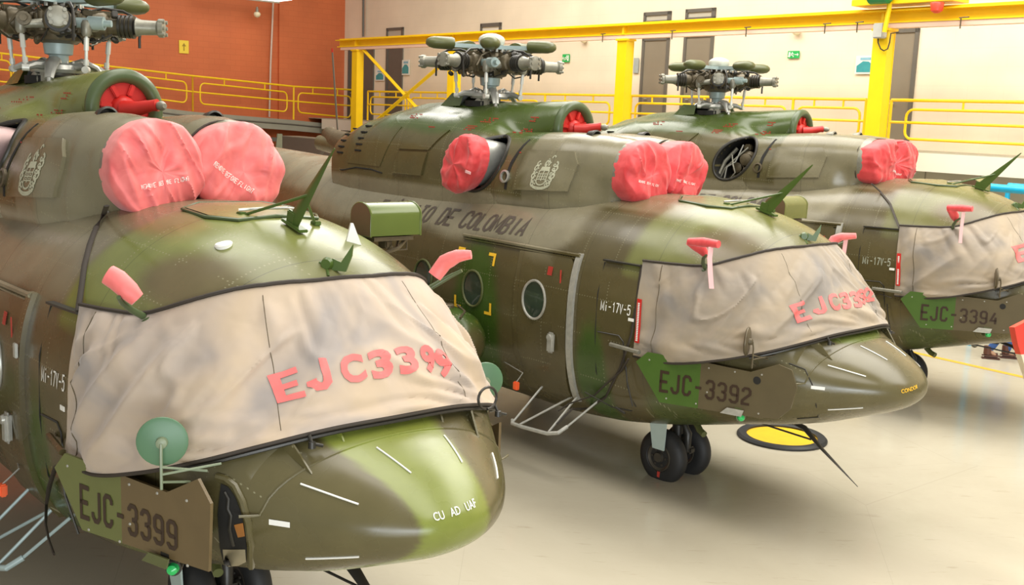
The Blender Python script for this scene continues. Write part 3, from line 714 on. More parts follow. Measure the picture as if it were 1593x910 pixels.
# signs, posters, lamps ---------------------------------------------
def panel(name, fn_pt, U, w_, h, m, label, cat, extra=None, n=None):
    e = empty(name, fn_pt); tag(e, label, cat, {'exit_sign': 'exit signs', 'safety_poster': 'safety posters'}.get(name)); n = n or -NW; R = Matrix((U, n.cross(U) * 1, n)).transposed()
    e.matrix_world = Matrix.Translation(fn_pt) @ Matrix((( U.x, 0, n.x), (U.y, 0, n.y), (0, 1, 0))).to_4x4()
    part('board', MB().box((0, 0, .0), (w_, h, .02), bev=.004), m, e, key=False)
    if extra: extra(e, w_, h)
    return e
EXG = mat('exit_sign_green', (.02, .42, .10), .4, var=.05); WSIGN = mat('sign_white', (.8, .82, .75), .4, var=.03); TEALP = mat('poster_teal', (.05, .33, .36), .4, var=.2); BLUEP = mat('poster_blue', (.25, .5, .62), .4, var=.2)
def exit_art(arrow):
    def f(e, w_, h):
        z = .0125; k = -1 if arrow == 'L' else 1
        m = MB().box((k * w_ * .28, 0, z), (w_ * .34, h * .10, .004)).add([(k * w_ * .46, 0, z), (k * w_ * .34, h * .25, z), (k * w_ * .34, -h * .25, z)], [(0, 1, 2)])
        part('arrow', m, WSIGN, e, key=False)
        # running figure: head, trunk, arms, legs and a doorway
        x = -k * w_ * .12; q = MB().lathe((x + .01, h * .26, z), (0, 0, 1), [(0, h * .09), (.003, h * .09)], 12)
        for a, b in (((x, .16), (x - .01, -.06)), ((x, .12), (x + .06, .05)), ((x, .12), (x - .06, .04)), ((x - .01, -.06), (x + .05, -.18)), ((x + .05, -.18), (x + .04, -.33)), ((x - .01, -.06), (x - .06, -.2)), ((x - .06, -.2), (x - .12, -.22))):
            q.tube([(a[0], a[1] * h, z), (b[0], b[1] * h, z)], h * .05, 5)
        part('running_figure', q, WSIGN, e, key=False)
        part('doorway', MB().box((-k * w_ * .34, 0, z), (w_ * .14, h * .7, .003)), WSIGN, e, key=False)
    return f
U_ = -DW
panel('exit_sign', on_wall(880.5, 90.5, WALK - .04), U_, .32, .24, EXG, 'small square green exit sign left of the central yellow column', 'sign', exit_art('L'))
panel('exit_sign', on_wall(1234.5, 85, WALK - .04), U_, .34, .18, EXG, 'wide green exit sign with white running figure on the cream wall', 'sign', exit_art('R'))
def poster_art(e, w_, h):
    part('picture', MB().add([(-w_ * .42, -h * .4, .013), (w_ * .42, -h * .4, .013), (w_ * .42, 0, .013), (w_ * .2, h * .18, .013), (-w_ * .1, h * .2, .013), (-w_ * .42, -h * .05, .013)], [(0, 1, 2, 3, 4, 5)]), TEALP, e, key=False)
    part('heading', MB().box((w_ * .05, h * .33, .013), (w_ * .6, h * .14, .003)), BLUEP, e, key=False)
panel('safety_poster', on_wall(1345.5, 101, WALK - .04), U_, .5, .42, WSIGN, 'white and teal safety poster left of the rightmost yellow column', 'poster', poster_art)
panel('safety_poster', on_wall(591, 117, WALK - .04), U_, .62, .42, WSIGN, 'teal safety poster between the two leftmost grey doors', 'poster', poster_art)
panel('safety_poster', on_wall(631, 105, WALK - .04), U_, .5, .55, WSIGN, 'teal safety poster just right of the second grey door from left', 'poster', poster_art)
panel('notice_card', on_wall(989.5, 102, WALK - .04), U_, .2, .42, mat('notice_grey', (.36, .4, .38), .4), 'small grey notice card beside the door right of the central column', 'notice')
def ysign(e, w_, h):
    part('arrow', MB().add([(0, h * .3, .013), (-w_ * .22, h * .05, .013), (w_ * .22, h * .05, .013)], [(0, 1, 2)]).box((0, -h * .12, .013), (w_ * .1, h * .36, .003)), mat('sign_black_mark', (.35, .22, .01), .5), e, key=False)
panel('wall_sign', on_orange(286, 73, -.03), NW, .36, .46, mat('sign_yellow', (.9, .66, .06), .4, var=.04), 'small yellow sign on the orange wall', 'sign', ysign, n=-DW)
GLOBE = mat('lamp_globe_glass', (.8, .72, .5), .25)
def globe(p, r, label, n):
    e = empty('globe_lamp', p); tag(e, label, 'lamp', 'round wall lamps')
    part('globe', MB().lathe((0, 0, 0), (0, 0, -1), [(-r * .6, r * .3), (-r * .5, r * .8), (0, r), (r * .5, r * .86), (r * .85, r * .5), (r, .001)], 20), GLOBE, e, key=False, ang=80)
    part('lamp_cap', MB().lathe((0, 0, r * .5), (0, 0, 1), [(0, r * .5), (.12, r * .4), (.2, .03)], 16), GREYM, e, key=False)
globe(on_orange(400, 22, -.5), .13, 'round globe lamp near the top of the orange wall', None)
globe(on_wall(908, 62, WALK - .1), .10, 'small dome lamp under the beam above the square exit sign', None)
globe(on_wall(1239, 49, WALK - .1), .10, 'small dome lamp under the beam above the wide exit sign', None)
# conduit on orange wall
p = [on_orange(u, v, -.2) for u, v in ((426, -20), (424, 30), (421, 100), (419, 182))]
cd_ = part('conduit_pipe', MB().tube(p, .035, 8), mat('pale_conduit', (.62, .5, .42), .4), None, key=False); tag(cd_, 'thin pale vertical conduit on the orange wall', 'pipe')
p = [on_wall(u, v, WALK - .1) for u, v in ((565.5, -25), (565, 57))]
cd_ = part('conduit_pipe', MB().tube(p, .045, 8), GREYF, None, key=False); tag(cd_, 'dark vertical conduit on the cream wall near the orange corner', 'pipe')
# lit strip luminaire at the very top
fx = on_orange(385, -6, -1.6); e = empty('strip_light', fx); tag(e, 'lit strip luminaire hanging at the top before the orange wall', 'ceiling light')
R_ = Matrix((NW, DW, Vector((0, 0, 1)))).transposed().to_4x4(); e.matrix_world = Matrix.Translation(fx) @ R_
part('housing', MB().box((0, 0, .08), (3.2, 1.3, .1), bev=.03).box((0, -.1, -.12), (2.4, .06, .05)), GREYM, e, key=False)
part('diffuser', MB().box((0, 0, .0), (3.0, 1.1, .06), bev=.02), mat('lit_diffuser', (1, .98, .92), .5, var=0, emit=2.2), e, key=False)
part('suspension_rod', MB().tube([(-1.2, 0, .1), (-1.2, 0, 2.2)], .02, 6).tube([(1.2, 0, .1), (1.2, 0, 2.2)], .02, 6), GREYM, e, key=False)

# dark equipment under the walkway left of the gantry column
def racks():
    a = C0 - NW * 2.0 + DW * -2.4
    return a
a = on_wall(500, 250, -2.0)
rk = empty('parts_rack', (a.x, a.y, 0)); tag(rk, 'dark steel storage rack standing under the walkway in the left corner', 'rack')
rk.rotation_euler = (0, 0, -A + pi)
m = MB()
for x in (-2.6, -1, .6, 2.2):
    for y in (-.3, .3): m.box((x, y, 1.35), (.07, .07, 2.7))
part('upright', m, DARKM, rk, key=False)
for z in (.5, 1.4, 2.2, 2.7): part('shelf', MB().box((-.2, 0, z), (4.9, .66, .06)), GREYB, rk, key=False)
part('back_panel', MB().box((-.2, .34, 1.4), (4.9, .02, 2.6)), GREYF, rk, key=False)
cols = [mat('crate_dark', (.06, .055, .045), .6), mat('crate_rust', (.30, .06, .02), .6), mat('crate_grey', (.32, .33, .33), .5), mat('crate_olive', (.1, .13, .05), .6)]
k = 0
names = ['near the left end of', 'second along', 'at the middle of', 'fourth along', 'fifth along', 'at the right end of']
for zi, z in enumerate((1.43, 2.23)):
    for j in range(6):
        k += 1; x = -2.2 + j * .78; p = rk.matrix_basis @ Vector((x, 0, z))
        o = part('storage_crate', MB().box((0, 0, .2), (.6, .5, .36), bev=.02).box((0, 0, .39), (.64, .54, .03)), cols[(j * 3 + zi) % 4], None, key=False)
        o.location = p; o.rotation_euler = rk.rotation_euler
        tag(o, '%s storage crate %s the %s shelf of the dark rack' % (('dark', 'rust red', 'grey', 'olive')[(j * 3 + zi) % 4], names[j], ('middle', 'upper')[zi]), 'crate', 'crates on the storage rack')

# floor line, pad, pipe, pod, person ------------------------------------
LINE = mat('floor_line_yellow', (.75, .42, .04), .4, var=.15)
pa, pb_ = at_z(1380, 539, 0), at_z(1600, 588.5, 0); d = (pb_ - pa).normalized(); n_ = Vector((-d.y, d.x, 0)) * .07
q0 = pa - d * 3; q1 = pb_ + d * 6
ln = part('floor_marking', MB().add([q0 + n_ + Vector((0, 0, .003)), q0 - n_ + Vector((0, 0, .003)), q1 - n_ + Vector((0, 0, .003)), q1 + n_ + Vector((0, 0, .003))], [(0, 1, 2, 3)]), LINE, None, key=False)
tag(ln, 'yellow painted line on the floor at right', 'floor marking')
pc = at_z(1216, 681, 0); pad = empty('round_pad', (pc.x, pc.y, .003)); tag(pad, 'round yellow pad with black rim lying on the floor behind the middle helicopter', 'pad')
part('pad_surface', MB().lathe((0, 0, 0), (0, 0, 1), [(0, .44), (.012, .44), (.013, .001)], 48), mat('pad_yellow', (.78, .47, .01), .5, var=.12, scale=6), pad, key=False)
m = MB(); P = [(.43, 0), (.43, .035), (.46, .045), (.52, .045), (.545, .02), (.545, 0)]; vs = []; fs = []
for i in range(48):
    for r, z in P: vs.append((r * cos(2 * pi * i / 48), r * sin(2 * pi * i / 48), z))
for i in range(48):
    for k in range(6): fs.append((i * 6 + k, i * 6 + (k + 1) % 6, ((i + 1) % 48) * 6 + (k + 1) % 6, ((i + 1) % 48) * 6 + k))
part('pad_rim', m.add(vs, fs), DARK, pad, key=False)
BP = mat('bright_blue_paint', (.01, .38, .62), .35)
a = on_wall(1535, 291, -2.2); b = on_wall(1640, 300, -2.2)
bl = empty('blue_work_platform', ((a.x + b.x) / 2, (a.y + b.y) / 2, 0)); tag(bl, 'bright blue tubular work platform behind the farthest helicopter at right', 'platform')
def bpart(nm, mb, m=BP): q = MB(); q.v = [v - bl.location for v in mb.v]; q.f = mb.f; part(nm, q, m, bl, key=False)
bpart('handrail', MB().tube([a, b], .07, 12)); bpart('handrail', MB().tube([a + NW * .8, b + NW * .8], .07, 12))
for q in (a, b): bpart('leg', MB().tube([q, (q.x, q.y, 0)], .045, 10)); bpart('leg', MB().tube([q + NW * .8, (q.x + NW.x * .8, q.y + NW.y * .8, 0)], .045, 10))
c_ = (a + b) / 2 + NW * .4; bpart('deck', MB().box((c_.x, c_.y, c_.z - .9), ((b - a).length, .8, .05), (0, 0, atan2((b - a).y, (b - a).x))), GREYB)
# red and cream tapered rotor tip on a stand at the right edge
def edge_pod():
    D = 9.0
    def q(u, v, dd=0): d = ray(u, v); return CAM + d * ((D + dd) / d.dot(FWD))
    e = empty('blade_tip', (q(1640, 900).x, q(1640, 900).y, 0)); tag(e, 'red tipped cream rotor blade leaning at the right edge of the picture', 'rotor blade')
    def pp(nm, poly, m):
        n = ray(1600, 600); U = RIGHT; V = UP
        pts = [q(u, v) for u, v in poly]; o = pts[0]; V2 = V
        k = len(pts); th = .05; mb = MB(); mb.add([p - FWD * th for p in pts] + [p + FWD * th for p in pts], [tuple(range(k)), tuple(reversed(range(k, 2 * k)))] + [(i, i + k, (i + 1) % k + k, (i + 1) % k) for i in range(k)])
        mb.v = [v - e.location for v in mb.v]; part(nm, mb, m, e, key=False)
    pp('red_tip', [(1574, 509), (1600, 496), (1650, 500), (1655, 545), (1584, 551), (1579, 535)], mat('tip_red', (.72, .045, .02), .35))
    pp('blade_body', [(1584, 551), (1655, 545), (1700, 700), (1720, 905), (1665, 905), (1600, 600)], mat('tip_cream', (.7, .62, .45), .4))
edge_pod()

# ================================================================== THE HELICOPTERS
def tire(m, c, r, wd, n=40):
    return m.lathe((c[0], c[1] - wd / 2, c[2]), (0, 1, 0), [(wd * .12, r * .50), (wd * .02, r * .55), (0, r * .72), (wd * .10, r * .88), (wd * .25, r * .97), (wd * .42, r), (wd * .58, r), (wd * .75, r * .97), (wd * .9, r * .88), (wd, r * .72), (wd * .98, r * .55), (wd * .88, r * .50)], n)
def hub_(m, c, r, wd):
    for s in (-1, 1):
        m.lathe((c[0], c[1], c[2]), (0, s, 0), [(0, r * .5), (wd * .44, r * .53), (wd * .47, r * .48), (wd * .36, r * .38), (wd * .36, r * .2), (wd * .55, r * .17), (wd * .55, r * .001)], 24)
        for k in range(6): a = k * pi / 3; m.lathe((c[0] + cos(a) * r * .3, c[1] + s * wd * .34, c[2] + sin(a) * r * .3), (0, s, 0), [(0, .014), (.02, .012)], 6)
    return m
def wheel(h, c, r, wd, par, key):
    w_ = part('wheel', lambda: tire(MB(), c, r, wd), TIRE, par, key=key)
    part('wheel_hub', lambda: hub_(MB(), c, r, wd), mat('wheel_hub_brown', (.07, .06, .045), .4, .3, var=.3), w_, key=key + 'hub')
    part('slip_mark', lambda: MB().box((c[0] + .02, c[1] - wd * .47, c[2] - r * .62), (.035, .012, .06)), MARK, w_, key=key + 'mark')

def porthole(h, x, z, side=-1, r=.20, glass=GLASS, tall=1.18):
    def P(rr, off):
        pts = []
        for k in range(32):
            a = 2 * pi * k / 32; zz = z + sin(a) * rr * tall; xx = x + cos(a) * rr; pts.append((xx, side * (ysurf(xx, zz) + off), zz))
        return pts
    w_ = part('porthole', lambda: MB().tube(P(r + .012, .006), .016, 8, closed=True), OLIVE, h, key='ph%g%g%d' % (x, z, side))
    def g():
        m = MB(); vs = [(x, side * (ysurf(x, z) + .012), z)]; fs = []
        for j, q in enumerate((.35, .7, 1)): vs += P(r * q, .012 - .006 * q)
        for k in range(32): fs.append((0, 1 + k, 1 + (k + 1) % 32))
        for j in range(2):
            for k in range(32): fs.append((1 + j * 32 + k, 1 + (j + 1) * 32 + k, 1 + (j + 1) * 32 + (k + 1) % 32, 1 + j * 32 + (k + 1) % 32))
        return m.add(vs, fs)
    part('pane', g, glass, w_, key='pn%g%g%d' % (x, z, side))
    return w_

def rotor_head(h, hid, phase):
    """five grips and, between them, five pendulum absorbers"""
    e = h
    R0 = Matrix.Rotation(phase, 3, 'Z')
    def rot(mb, k):
        R = Matrix.Rotation(phase + k * 2 * pi / 5, 3, 'Z'); mb.v = [R @ v for v in mb.v]; return mb
    part('rotor_mast', lambda: MB().lathe((0, 0, 3.80), (0, 0, 1), [(0, .15), (.14, .15), (.16, .085), (.36, .085), (.37, .12), (.44, .13), (.46, .13), (.52, .13)], 28), TEAL, e, key='mast', ang=35)
    hub = part('rotor_hub', lambda: MB().lathe((0, 0, 4.26), (0, 0, 1), [(0, .12), (.03, .20), (.09, .23), (.24, .23), (.30, .19), (.33, .12)], 30).lathe((0, 0, 4.55), (0, 0, 1), [(0, .10), (.05, .12), (.10, .12)], 24), BRONZE, e, key='hub', ang=35)
    part('spinner_dome', lambda: MB().lathe((0, 0, 4.64), (0, 0, 1), [(0, .10), (.02, .14), (.06, .165), (.10, .168), (.13, .15), (.155, .11), (.17, .06), (.175, .002)], 32), mat('dome_pale_green', (.52, .53, .45), .35), hub, key='dome', ang=50)
    for bk in range(16):
        a = bk * pi / 8; part('hub_bolt', lambda: MB().lathe((.21 * cos(a), .21 * sin(a), 4.58), (0, 0, 1), [(0, .018), (.035, .016)], 6), STEEL, hub, key='hubbolt%d' % bk)
    def star():
        m = MB()
        for k in range(5):
            a = phase + (k + .5) * 2 * pi / 5; R = Matrix.Rotation(a, 3, 'Z')
            b = MB().prism([(.05, -.10), (.25, -.07), (.55, -.03), (.62, -.03), (.62, .03), (.55, .03), (.25, .07), (.05, .10)], (0, 0, 4.64), (1, 0, 0), (0, 1, 0), .05)
            m.add([R @ v for v in b.v], b.f)
        return m
    part('absorber_spider', star, TEAL, e, key='spider%d' % hid)
    for k in range(5):
        a = phase + (k + .5) * 2 * pi / 5
        def cap():
            m = MB(); R = Matrix.Rotation(a, 3, 'Z')
            b = MB().lathe((.50, 0, 4.66), (1, 0, 0), [(0, .05), (.0, .07), (.03, .078), (.24, .074), (.30, .06), (.335, .035), (.345, .002)], 20); b.v = [Vector((v.x, v.y * 1.6, v.z)) for v in b.v]
            m.add([R @ v for v in b.v], b.f); return m
        part('absorber_cap', cap, OLIVE, e, key='cap%d%d' % (hid, k), ang=50)
    for k in range(5):
        def grip():
            b = MB().lathe((.12, 0, 4.44), (1, 0, 0), [(0, .07), (.03, .10), (.14, .10), (.16, .075), (.19, .075), (.21, .115), (.30, .125), (.33, .11), (.34, .085), (.52, .085), (.54, .095)], 20)
            b.box((.30, 0, 4.54), (.13, .12, .06), bev=.01).box((.42, .0, 4.545), (.12, .09, .05), bev=.01)
            b.lathe((.22, -.13, 4.36), (0, 0, 1), [(0, .035), (.17, .035)], 12).lathe((.22, .13, 4.38), (0, 0, 1), [(0, .03), (.13, .03)], 12)
            return rot(b, k)
        g = part('blade_grip', grip, BRONZE, e, key='grip%d%d' % (hid, k), ang=35)
        def clutter():
            R = random.Random(k * 7 + hid); b = MB()
            for _ in range(9):
                x = R.uniform(.16, .56); y = R.uniform(-.12, .12); z = 4.44 + R.choice((-1, 1)) * R.uniform(.09, .13); t_ = R.random()
                if t_ < .45: b.box((x, y, z), (R.uniform(.03, .08), R.uniform(.03, .06), R.uniform(.03, .06)), (R.uniform(-.4, .4), R.uniform(-.4, .4), R.uniform(0, 3)), .006)
                else: b.lathe((x, y, z), (R.uniform(-1, 1), R.uniform(-1, 1), R.uniform(-.5, .5)), [(0, .018), (.02, .028), (.05, .028), (.07, .015)], 10)
            b.tube([(.14, .12, 4.50), (.24, .16, 4.58), (.36, .13, 4.52), (.46, .14, 4.40), (.40, .12, 4.33)], .011, 6)
            b.tube([(.20, -.10, 4.34), (.28, -.14, 4.27), (.40, -.12, 4.30), (.5, -.08, 4.36)], .010, 6)
            return rot(b, k)
        part('bracket_cluster', clutter, BRONZE if k % 2 else DARKM, g, key='clut%d%d' % (hid, k))
        def horn():
            b = MB().tube([(.36, -.09, 4.42), (.40, -.22, 4.40), (.34, -.30, 4.39)], [.045, .035, .03], 10).lathe((.34, -.30, 4.32), (0, 0, 1), [(0, .03), (.03, .045), (.11, .045), (.14, .03)], 12)
            return rot(b, k)
        part('pitch_horn', horn, GREYM, g, key='horn%d%d' % (hid, k))
        def discs():
            b = MB()
            for i in range(4): b.lathe((.545 + i * .037, 0, 4.44), (1, 0, 0), [(0, .06), (.0, .105), (.022, .105), (.022, .06)], 20)
            return rot(b, k)
        part('dark_spacer_rings', discs, DARKM, g, key='discs%d%d' % (hid, k))
        def tip():
            b = MB().lathe((.68, 0, 4.44), (1, 0, 0), [(0, .06), (.02, .085), (.06, .07), (.20, .065), (.22, .085), (.26, .085), (.27, .05)], 18)
            for i in (-1, 1):
                for j in (-1, 0, 1): b.lathe((.90, i * .055, 4.44 + j * .055), (1, 0, 0), [(0, .017), (.06, .017)], 8)
            return rot(b, k)
        part('blade_attachment', tip, GREYM, g, key='tip%d%d' % (hid, k))
        def hose():
            return rot(MB().tube([(.25, .05, 4.56), (.38, .08, 4.60), (.55, .1, 4.585), (.66, .12, 4.53), (.70, .12, 4.42), (.69, .12, 4.34), (.69, .12, 4.26)], .013, 7), k)
        part('hose', hose, DARKM, g, key='hose%d%d' % (hid, k))
        def rodm():
            return rot(MB().tube([(.34, -.30, 4.36), (.32, -.27, 4.02)], .015, 8).tube([(.336, -.292, 4.31), (.33, -.285, 4.20)], .023, 8).tube([(.325, -.275, 4.12), (.322, -.272, 4.07)], .024, 8).lathe((.32, -.27, 4.03), (0, 1, 0), [(-.03, .032), (.03, .032)], 12), k)
        part('pitch_link', rodm, mat('white_link_rod', (.66, .66, .60), .35, .2), e, key='rod%d%d' % (hid, k))
        def damper():
            return rot(MB().tube([(.30, .10, 4.44), (.38, .30, 4.44)], .045, 12).tube([(.36, .25, 4.44), (.41, .38, 4.44)], .06, 12).tube([(.40, .36, 4.44), (.43, .44, 4.44)], .03, 10), k)
        part('lag_damper', damper, TEAL if (k + hid) % 2 else BRONZE, e, key='damp%d%d' % (hid, k))
    def swash():
        b = MB().lathe((0, 0, 4.0), (0, 0, 1), [(0, .18), (.0, .235), (.03, .25), (.07, .235), (.09, .18)], 30)
        for k in range(5):
            a = phase + k * 2 * pi / 5; R = Matrix.Rotation(a, 3, 'Z'); q = MB().tube([(.18, -.10, 4.06), (.26, -.20, 4.06), (.32, -.27, 4.03)], [.045, .035, .025], 8); b.add([R @ v for v in q.v], q.f)
        for k in range(24): a = k * pi / 12; b.lathe((.215 * cos(a), .215 * sin(a), 4.085), (0, 0, 1), [(0, .012), (.02, .01)], 6)
        return b
    part('swashplate', swash, STEEL, e, key='swash%d' % hid)
    def arms():
        b = MB()
        for a in (radians(200), radians(330), radians(80)):
            R = Matrix.Rotation(a, 3, 'Z'); q = MB().tube([(.08, 0, 4.07), (.20, 0, 4.11), (.32, 0, 4.06), (.42, 0, 3.94)], [.05, .06, .055, .038], 10, flat=.6); b.add([R @ v for v in q.v], q.f)
            q = MB().tube([(.42, 0, 3.95), (.42, 0, 3.80)], .02, 8); b.add([R @ v for v in q.v], q.f)
        return b
    part('rocker_arms', arms, STEEL, e, key='arms')
    part('slider_housing', lambda: MB().lathe((0, 0, 3.82), (0, 0, 1), [(0, .22), (.05, .20), (.06, .15), (.20, .14)], 24).box((.12, -.16, 3.93), (.12, .1, .14), (0, 0, .4), .02).box((.0, .2, 3.92), (.14, .08, .12), (0, 0, .2), .02).lathe((.05, -.2, 3.94), (.2, -1, 0), [(0, .06), (.04, .06), (.05, .02)], 16), GREYM, e, key='slider')

def cover_curves():
    T = [(3.66, 1.13, 2.49), (4.0, 1.07, 2.50), (4.29, .985, 2.52), (4.53, .80, 2.60), (4.70, .56, 2.67), (4.80, .30, 2.715), (4.85, 0, 2.735)]
    B = [(3.73, 1.265, 1.58), (4.25, 1.30, 1.62), (4.72, 1.21, 1.74), (5.05, 1.03, 1.855), (5.26, .77, 1.95), (5.38, .42, 2.015), (5.42, 0, 2.03)]
    return T, B
def cr(P, t):
    n = len(P) - 1; i = min(int(t * n), n - 1); u = t * n - i
    p = [Vector(P[max(0, min(n, i + k))]) for k in (-1, 0, 1, 2)]
    return .5 * ((2 * p[1]) + (-p[0] + p[2]) * u + (2 * p[0] - 5 * p[1] + 4 * p[2] - p[3]) * u * u + (-p[0] + 3 * p[1] - 3 * p[2] + p[3]) * u ** 3)
def cover_pt(s, v, hid=1, fold=True):
    """s 0..1 from the starboard rear edge over the nose to the port rear edge, v 0 bottom .. 1 top"""
    T, B = cover_curves(); T2 = [(x, -y, z) for x, y, z in T] + [p for p in T[-2::-1]]; B2 = [(x, -y, z) for x, y, z in B] + [p for p in B[-2::-1]]
    t = cr(T2, s); b = cr(B2, s); p = b.lerp(t, v)
    n = Vector(((p.x - 3.3) * .55 * sm((p.x - 3.9) / .8), p.y * 1.0, .25)).normalized()
    side = 1 - abs(2 * s - 1)                      # 0 at the rear edges, 1 at the nose
    bulge = 4 * v * (1 - v) * (.085 - .055 * sm((side - .45) / .3)) * (.15 + .85 * sm(side / .16))
    p = p + n * (bulge + .012)
    if fold:
        # gathers hanging from the top hem, diagonal drags, sag along the lower edge
        sd = hid * 3.7
        top = sm((v - .30) / .55) * (1 - .8 * sm((v - .96) / .04)); up = .5 + .5 * noise.noise(Vector((s * 7, 3.3, sd)))
        a = (abs(noise.noise(Vector((s * 30 + 1.2 * v, v * .7, sd)))) - .18) * .11 * top * up
        lean = -2.6 if s < .5 else 2.6
        c = noise.noise(Vector((s * 13 + v * lean, v * .9, sd + 5))); c = (.22 - abs(c)) * .15 * sin(pi * min(1, v * 1.02)) * (.35 + .65 * (1 - sm((side - .7) / .3)))
        c2 = noise.noise(Vector((s * 5 - v * 1.4, v * 2.2, sd + 15))) * .05 * sin(pi * v)
        d = (abs(noise.noise(Vector((s * 16 + v * 5, v * 7, sd + 9)))) - .2) * .07 * (1 - sm((v - .08) / .25)) * sm(v / .04)
        g4 = noise.noise(Vector((s * 11 + v * lean * .9, v * 1.3, sd + 31))); c2 += max(0, .09 - abs(g4)) * .34 * sin(pi * v) * (1 - .6 * sm((side - .75) / .2))
        p = p + n * ((a + c + c2 + d) * (.12 + .88 * sm(side / .09)))
    h = BODY.find_nearest(p)
    if h[0] is not None:
        nn = h[1]; ax = h[0] - Vector((h[0].x - .25, 0, 1.75)); nn = nn if nn.dot(ax) > 0 else -nn
        g = .016 if v < .999 else .020
        if (p - h[0]).dot(nn) < g: p = h[0] + nn * g
    return p
def cover_mb(hid, nu=220, nv=56):
    m = MB(); vs = [cover_pt(i / (nu - 1), j / (nv - 1), hid) for j in range(nv) for i in range(nu)]
    # tuck the hems inward so that the cloth has an edge
    def tuck(j, dz):
        out = []
        for i in range(nu):
            p = vs[j * nu + i]; n = Vector(((p.x - 3.3) * .6, p.y, 0)).normalized(); out.append(p - n * .03 + Vector((0, 0, dz)))
        return out
    bot = tuck(0, -.008); top = tuck(nv - 1, .0); k = len(vs)
    fs = [(j * nu + i, j * nu + i + 1, (j + 1) * nu + i + 1, (j + 1) * nu + i) for j in range(nv - 1) for i in range(nu - 1)]
    fs += [(i, k + i, k + i + 1, i + 1) for i in range(nu - 1)]
    fs += [((nv - 1) * nu + i, (nv - 1) * nu + i + 1, k + nu + i + 1, k + nu + i) for i in range(nu - 1)]
    m.add(vs + bot + top, fs)
    for s in (0, nu - 1):
        vs2 = []
        for j in range(nv):
            p = vs[j * nu + s]; vs2 += [p, p + Vector((-.01, -.04 if p.y > 0 else .04, 0))]
        m.add(vs2, [(2 * j, 2 * j + 1, 2 * j + 3, 2 * j + 2) for j in range(nv - 1)])
    return m

def root(h, name, label, cat, group=None):
    """a thing placed on aircraft h; its parts are built in aircraft coordinates"""
    e = empty(name, PM[h].translation); e.matrix_world = PM[h]; tag(e, label, cat, group); return e
def P_(e): return e

def intake_bag(c, rx, rz, x0, depth, seed, lobes=None):
    m = MB(); nu, nv = 120, 46; vs = []
    for j in range(nv):
        t = j / (nv - 1)
        for i in range(nu):
            a = 2 * pi * i / nu; ca, sa = cos(a), sin(a)
            if t < .35: r = 1 + .05 * sin(t / .35 * pi * .5); x = x0 + depth * (.72 * t / .35)
            else:
                q = (t - .35) / .65; r = 1.05 * cos(q * pi / 2) ** .42 if q < 1 else 0; x = x0 + depth * (.72 + .28 * sin(q * pi / 2))
            sq = 1.0
            if lobes: sq = (abs(ca) ** 3.2 + abs(sa) ** 3.2) ** (-1 / 3.2)
            n1 = noise.noise(Vector((ca * 2.2, sa * 2.2, seed + t * .7))); side_ = .35 * (1 - sm((t - .45) / .4))
            n2 = noise.noise(Vector((a * 4.0, t * 2.0, seed * 2 + 7)))
            r = r * (1 + .022 * n1) * sq + .07 * side_ * sm(t / .12) * (-abs(n2) + .2)
            yy = ca * rx * r; zz = sa * rz * r
            f1 = noise.noise(Vector((yy * 8 + zz * 2.0 * (1 if seed % 2 > 1 else -1), zz * 2.0, seed))); f2 = noise.noise(Vector((yy * 4, zz * 5, seed + 20))); f3 = noise.noise(Vector((yy * 20, zz * 12, seed + 4)))
            x += sm((t - .2) / .3) * ((.2 - abs(f1)) * .075 + f2 * .045 + f3 * .006)
            f4 = noise.noise(Vector((yy * 5.5 + zz * 3.2 * (1 if seed % 2 > 1 else -1), zz * 1.4, seed + 40))); x += sm((t - .2) / .3) * sm((.13 - abs(f4)) / .13) * .020
            zz *= 1 - .05 * sm(-sa)
            if lobes:
                k_ = math.exp(-(yy / .10) ** 2); zz *= 1 - .12 * k_; x -= .10 * k_ * sm((t - .3) / .4)
            vs.append((x, c[0] + yy, c[1] + zz))
            if lobes: pass
    fs = []
    for j in range(nv - 1):
        for i in range(nu): fs.append((j * nu + i, j * nu + (i + 1) % nu, (j + 1) * nu + (i + 1) % nu, (j + 1) * nu + i))
    fs.append(tuple(range((nv - 1) * nu, nv * nu)))
    return m.add(vs, fs)

def ribbon(pts, wd, th=.003, U=None):
    m = MB(); vs = []
    for i, p in enumerate(pts):
        p = Vector(p); u = Vector(U).normalized() * wd / 2; d = Vector((0, 0, 0))
        n = u.cross(Vector((0, 0, 1))); n = n.normalized() * th if n.length > 1e-5 else Vector((0, th, 0))
        vs += [p - u + n, p + u + n, p + u - n, p - u - n]
    fs = []
    for i in range(len(pts) - 1):
        a, b = i * 4, i * 4 + 4
        for k in range(4): fs.append((a + k, a + (k + 1) % 4, b + (k + 1) % 4, b + k))
    fs += [(0, 1, 2, 3), tuple(range(len(vs) - 4, len(vs)))]
    return m.add(vs, fs)

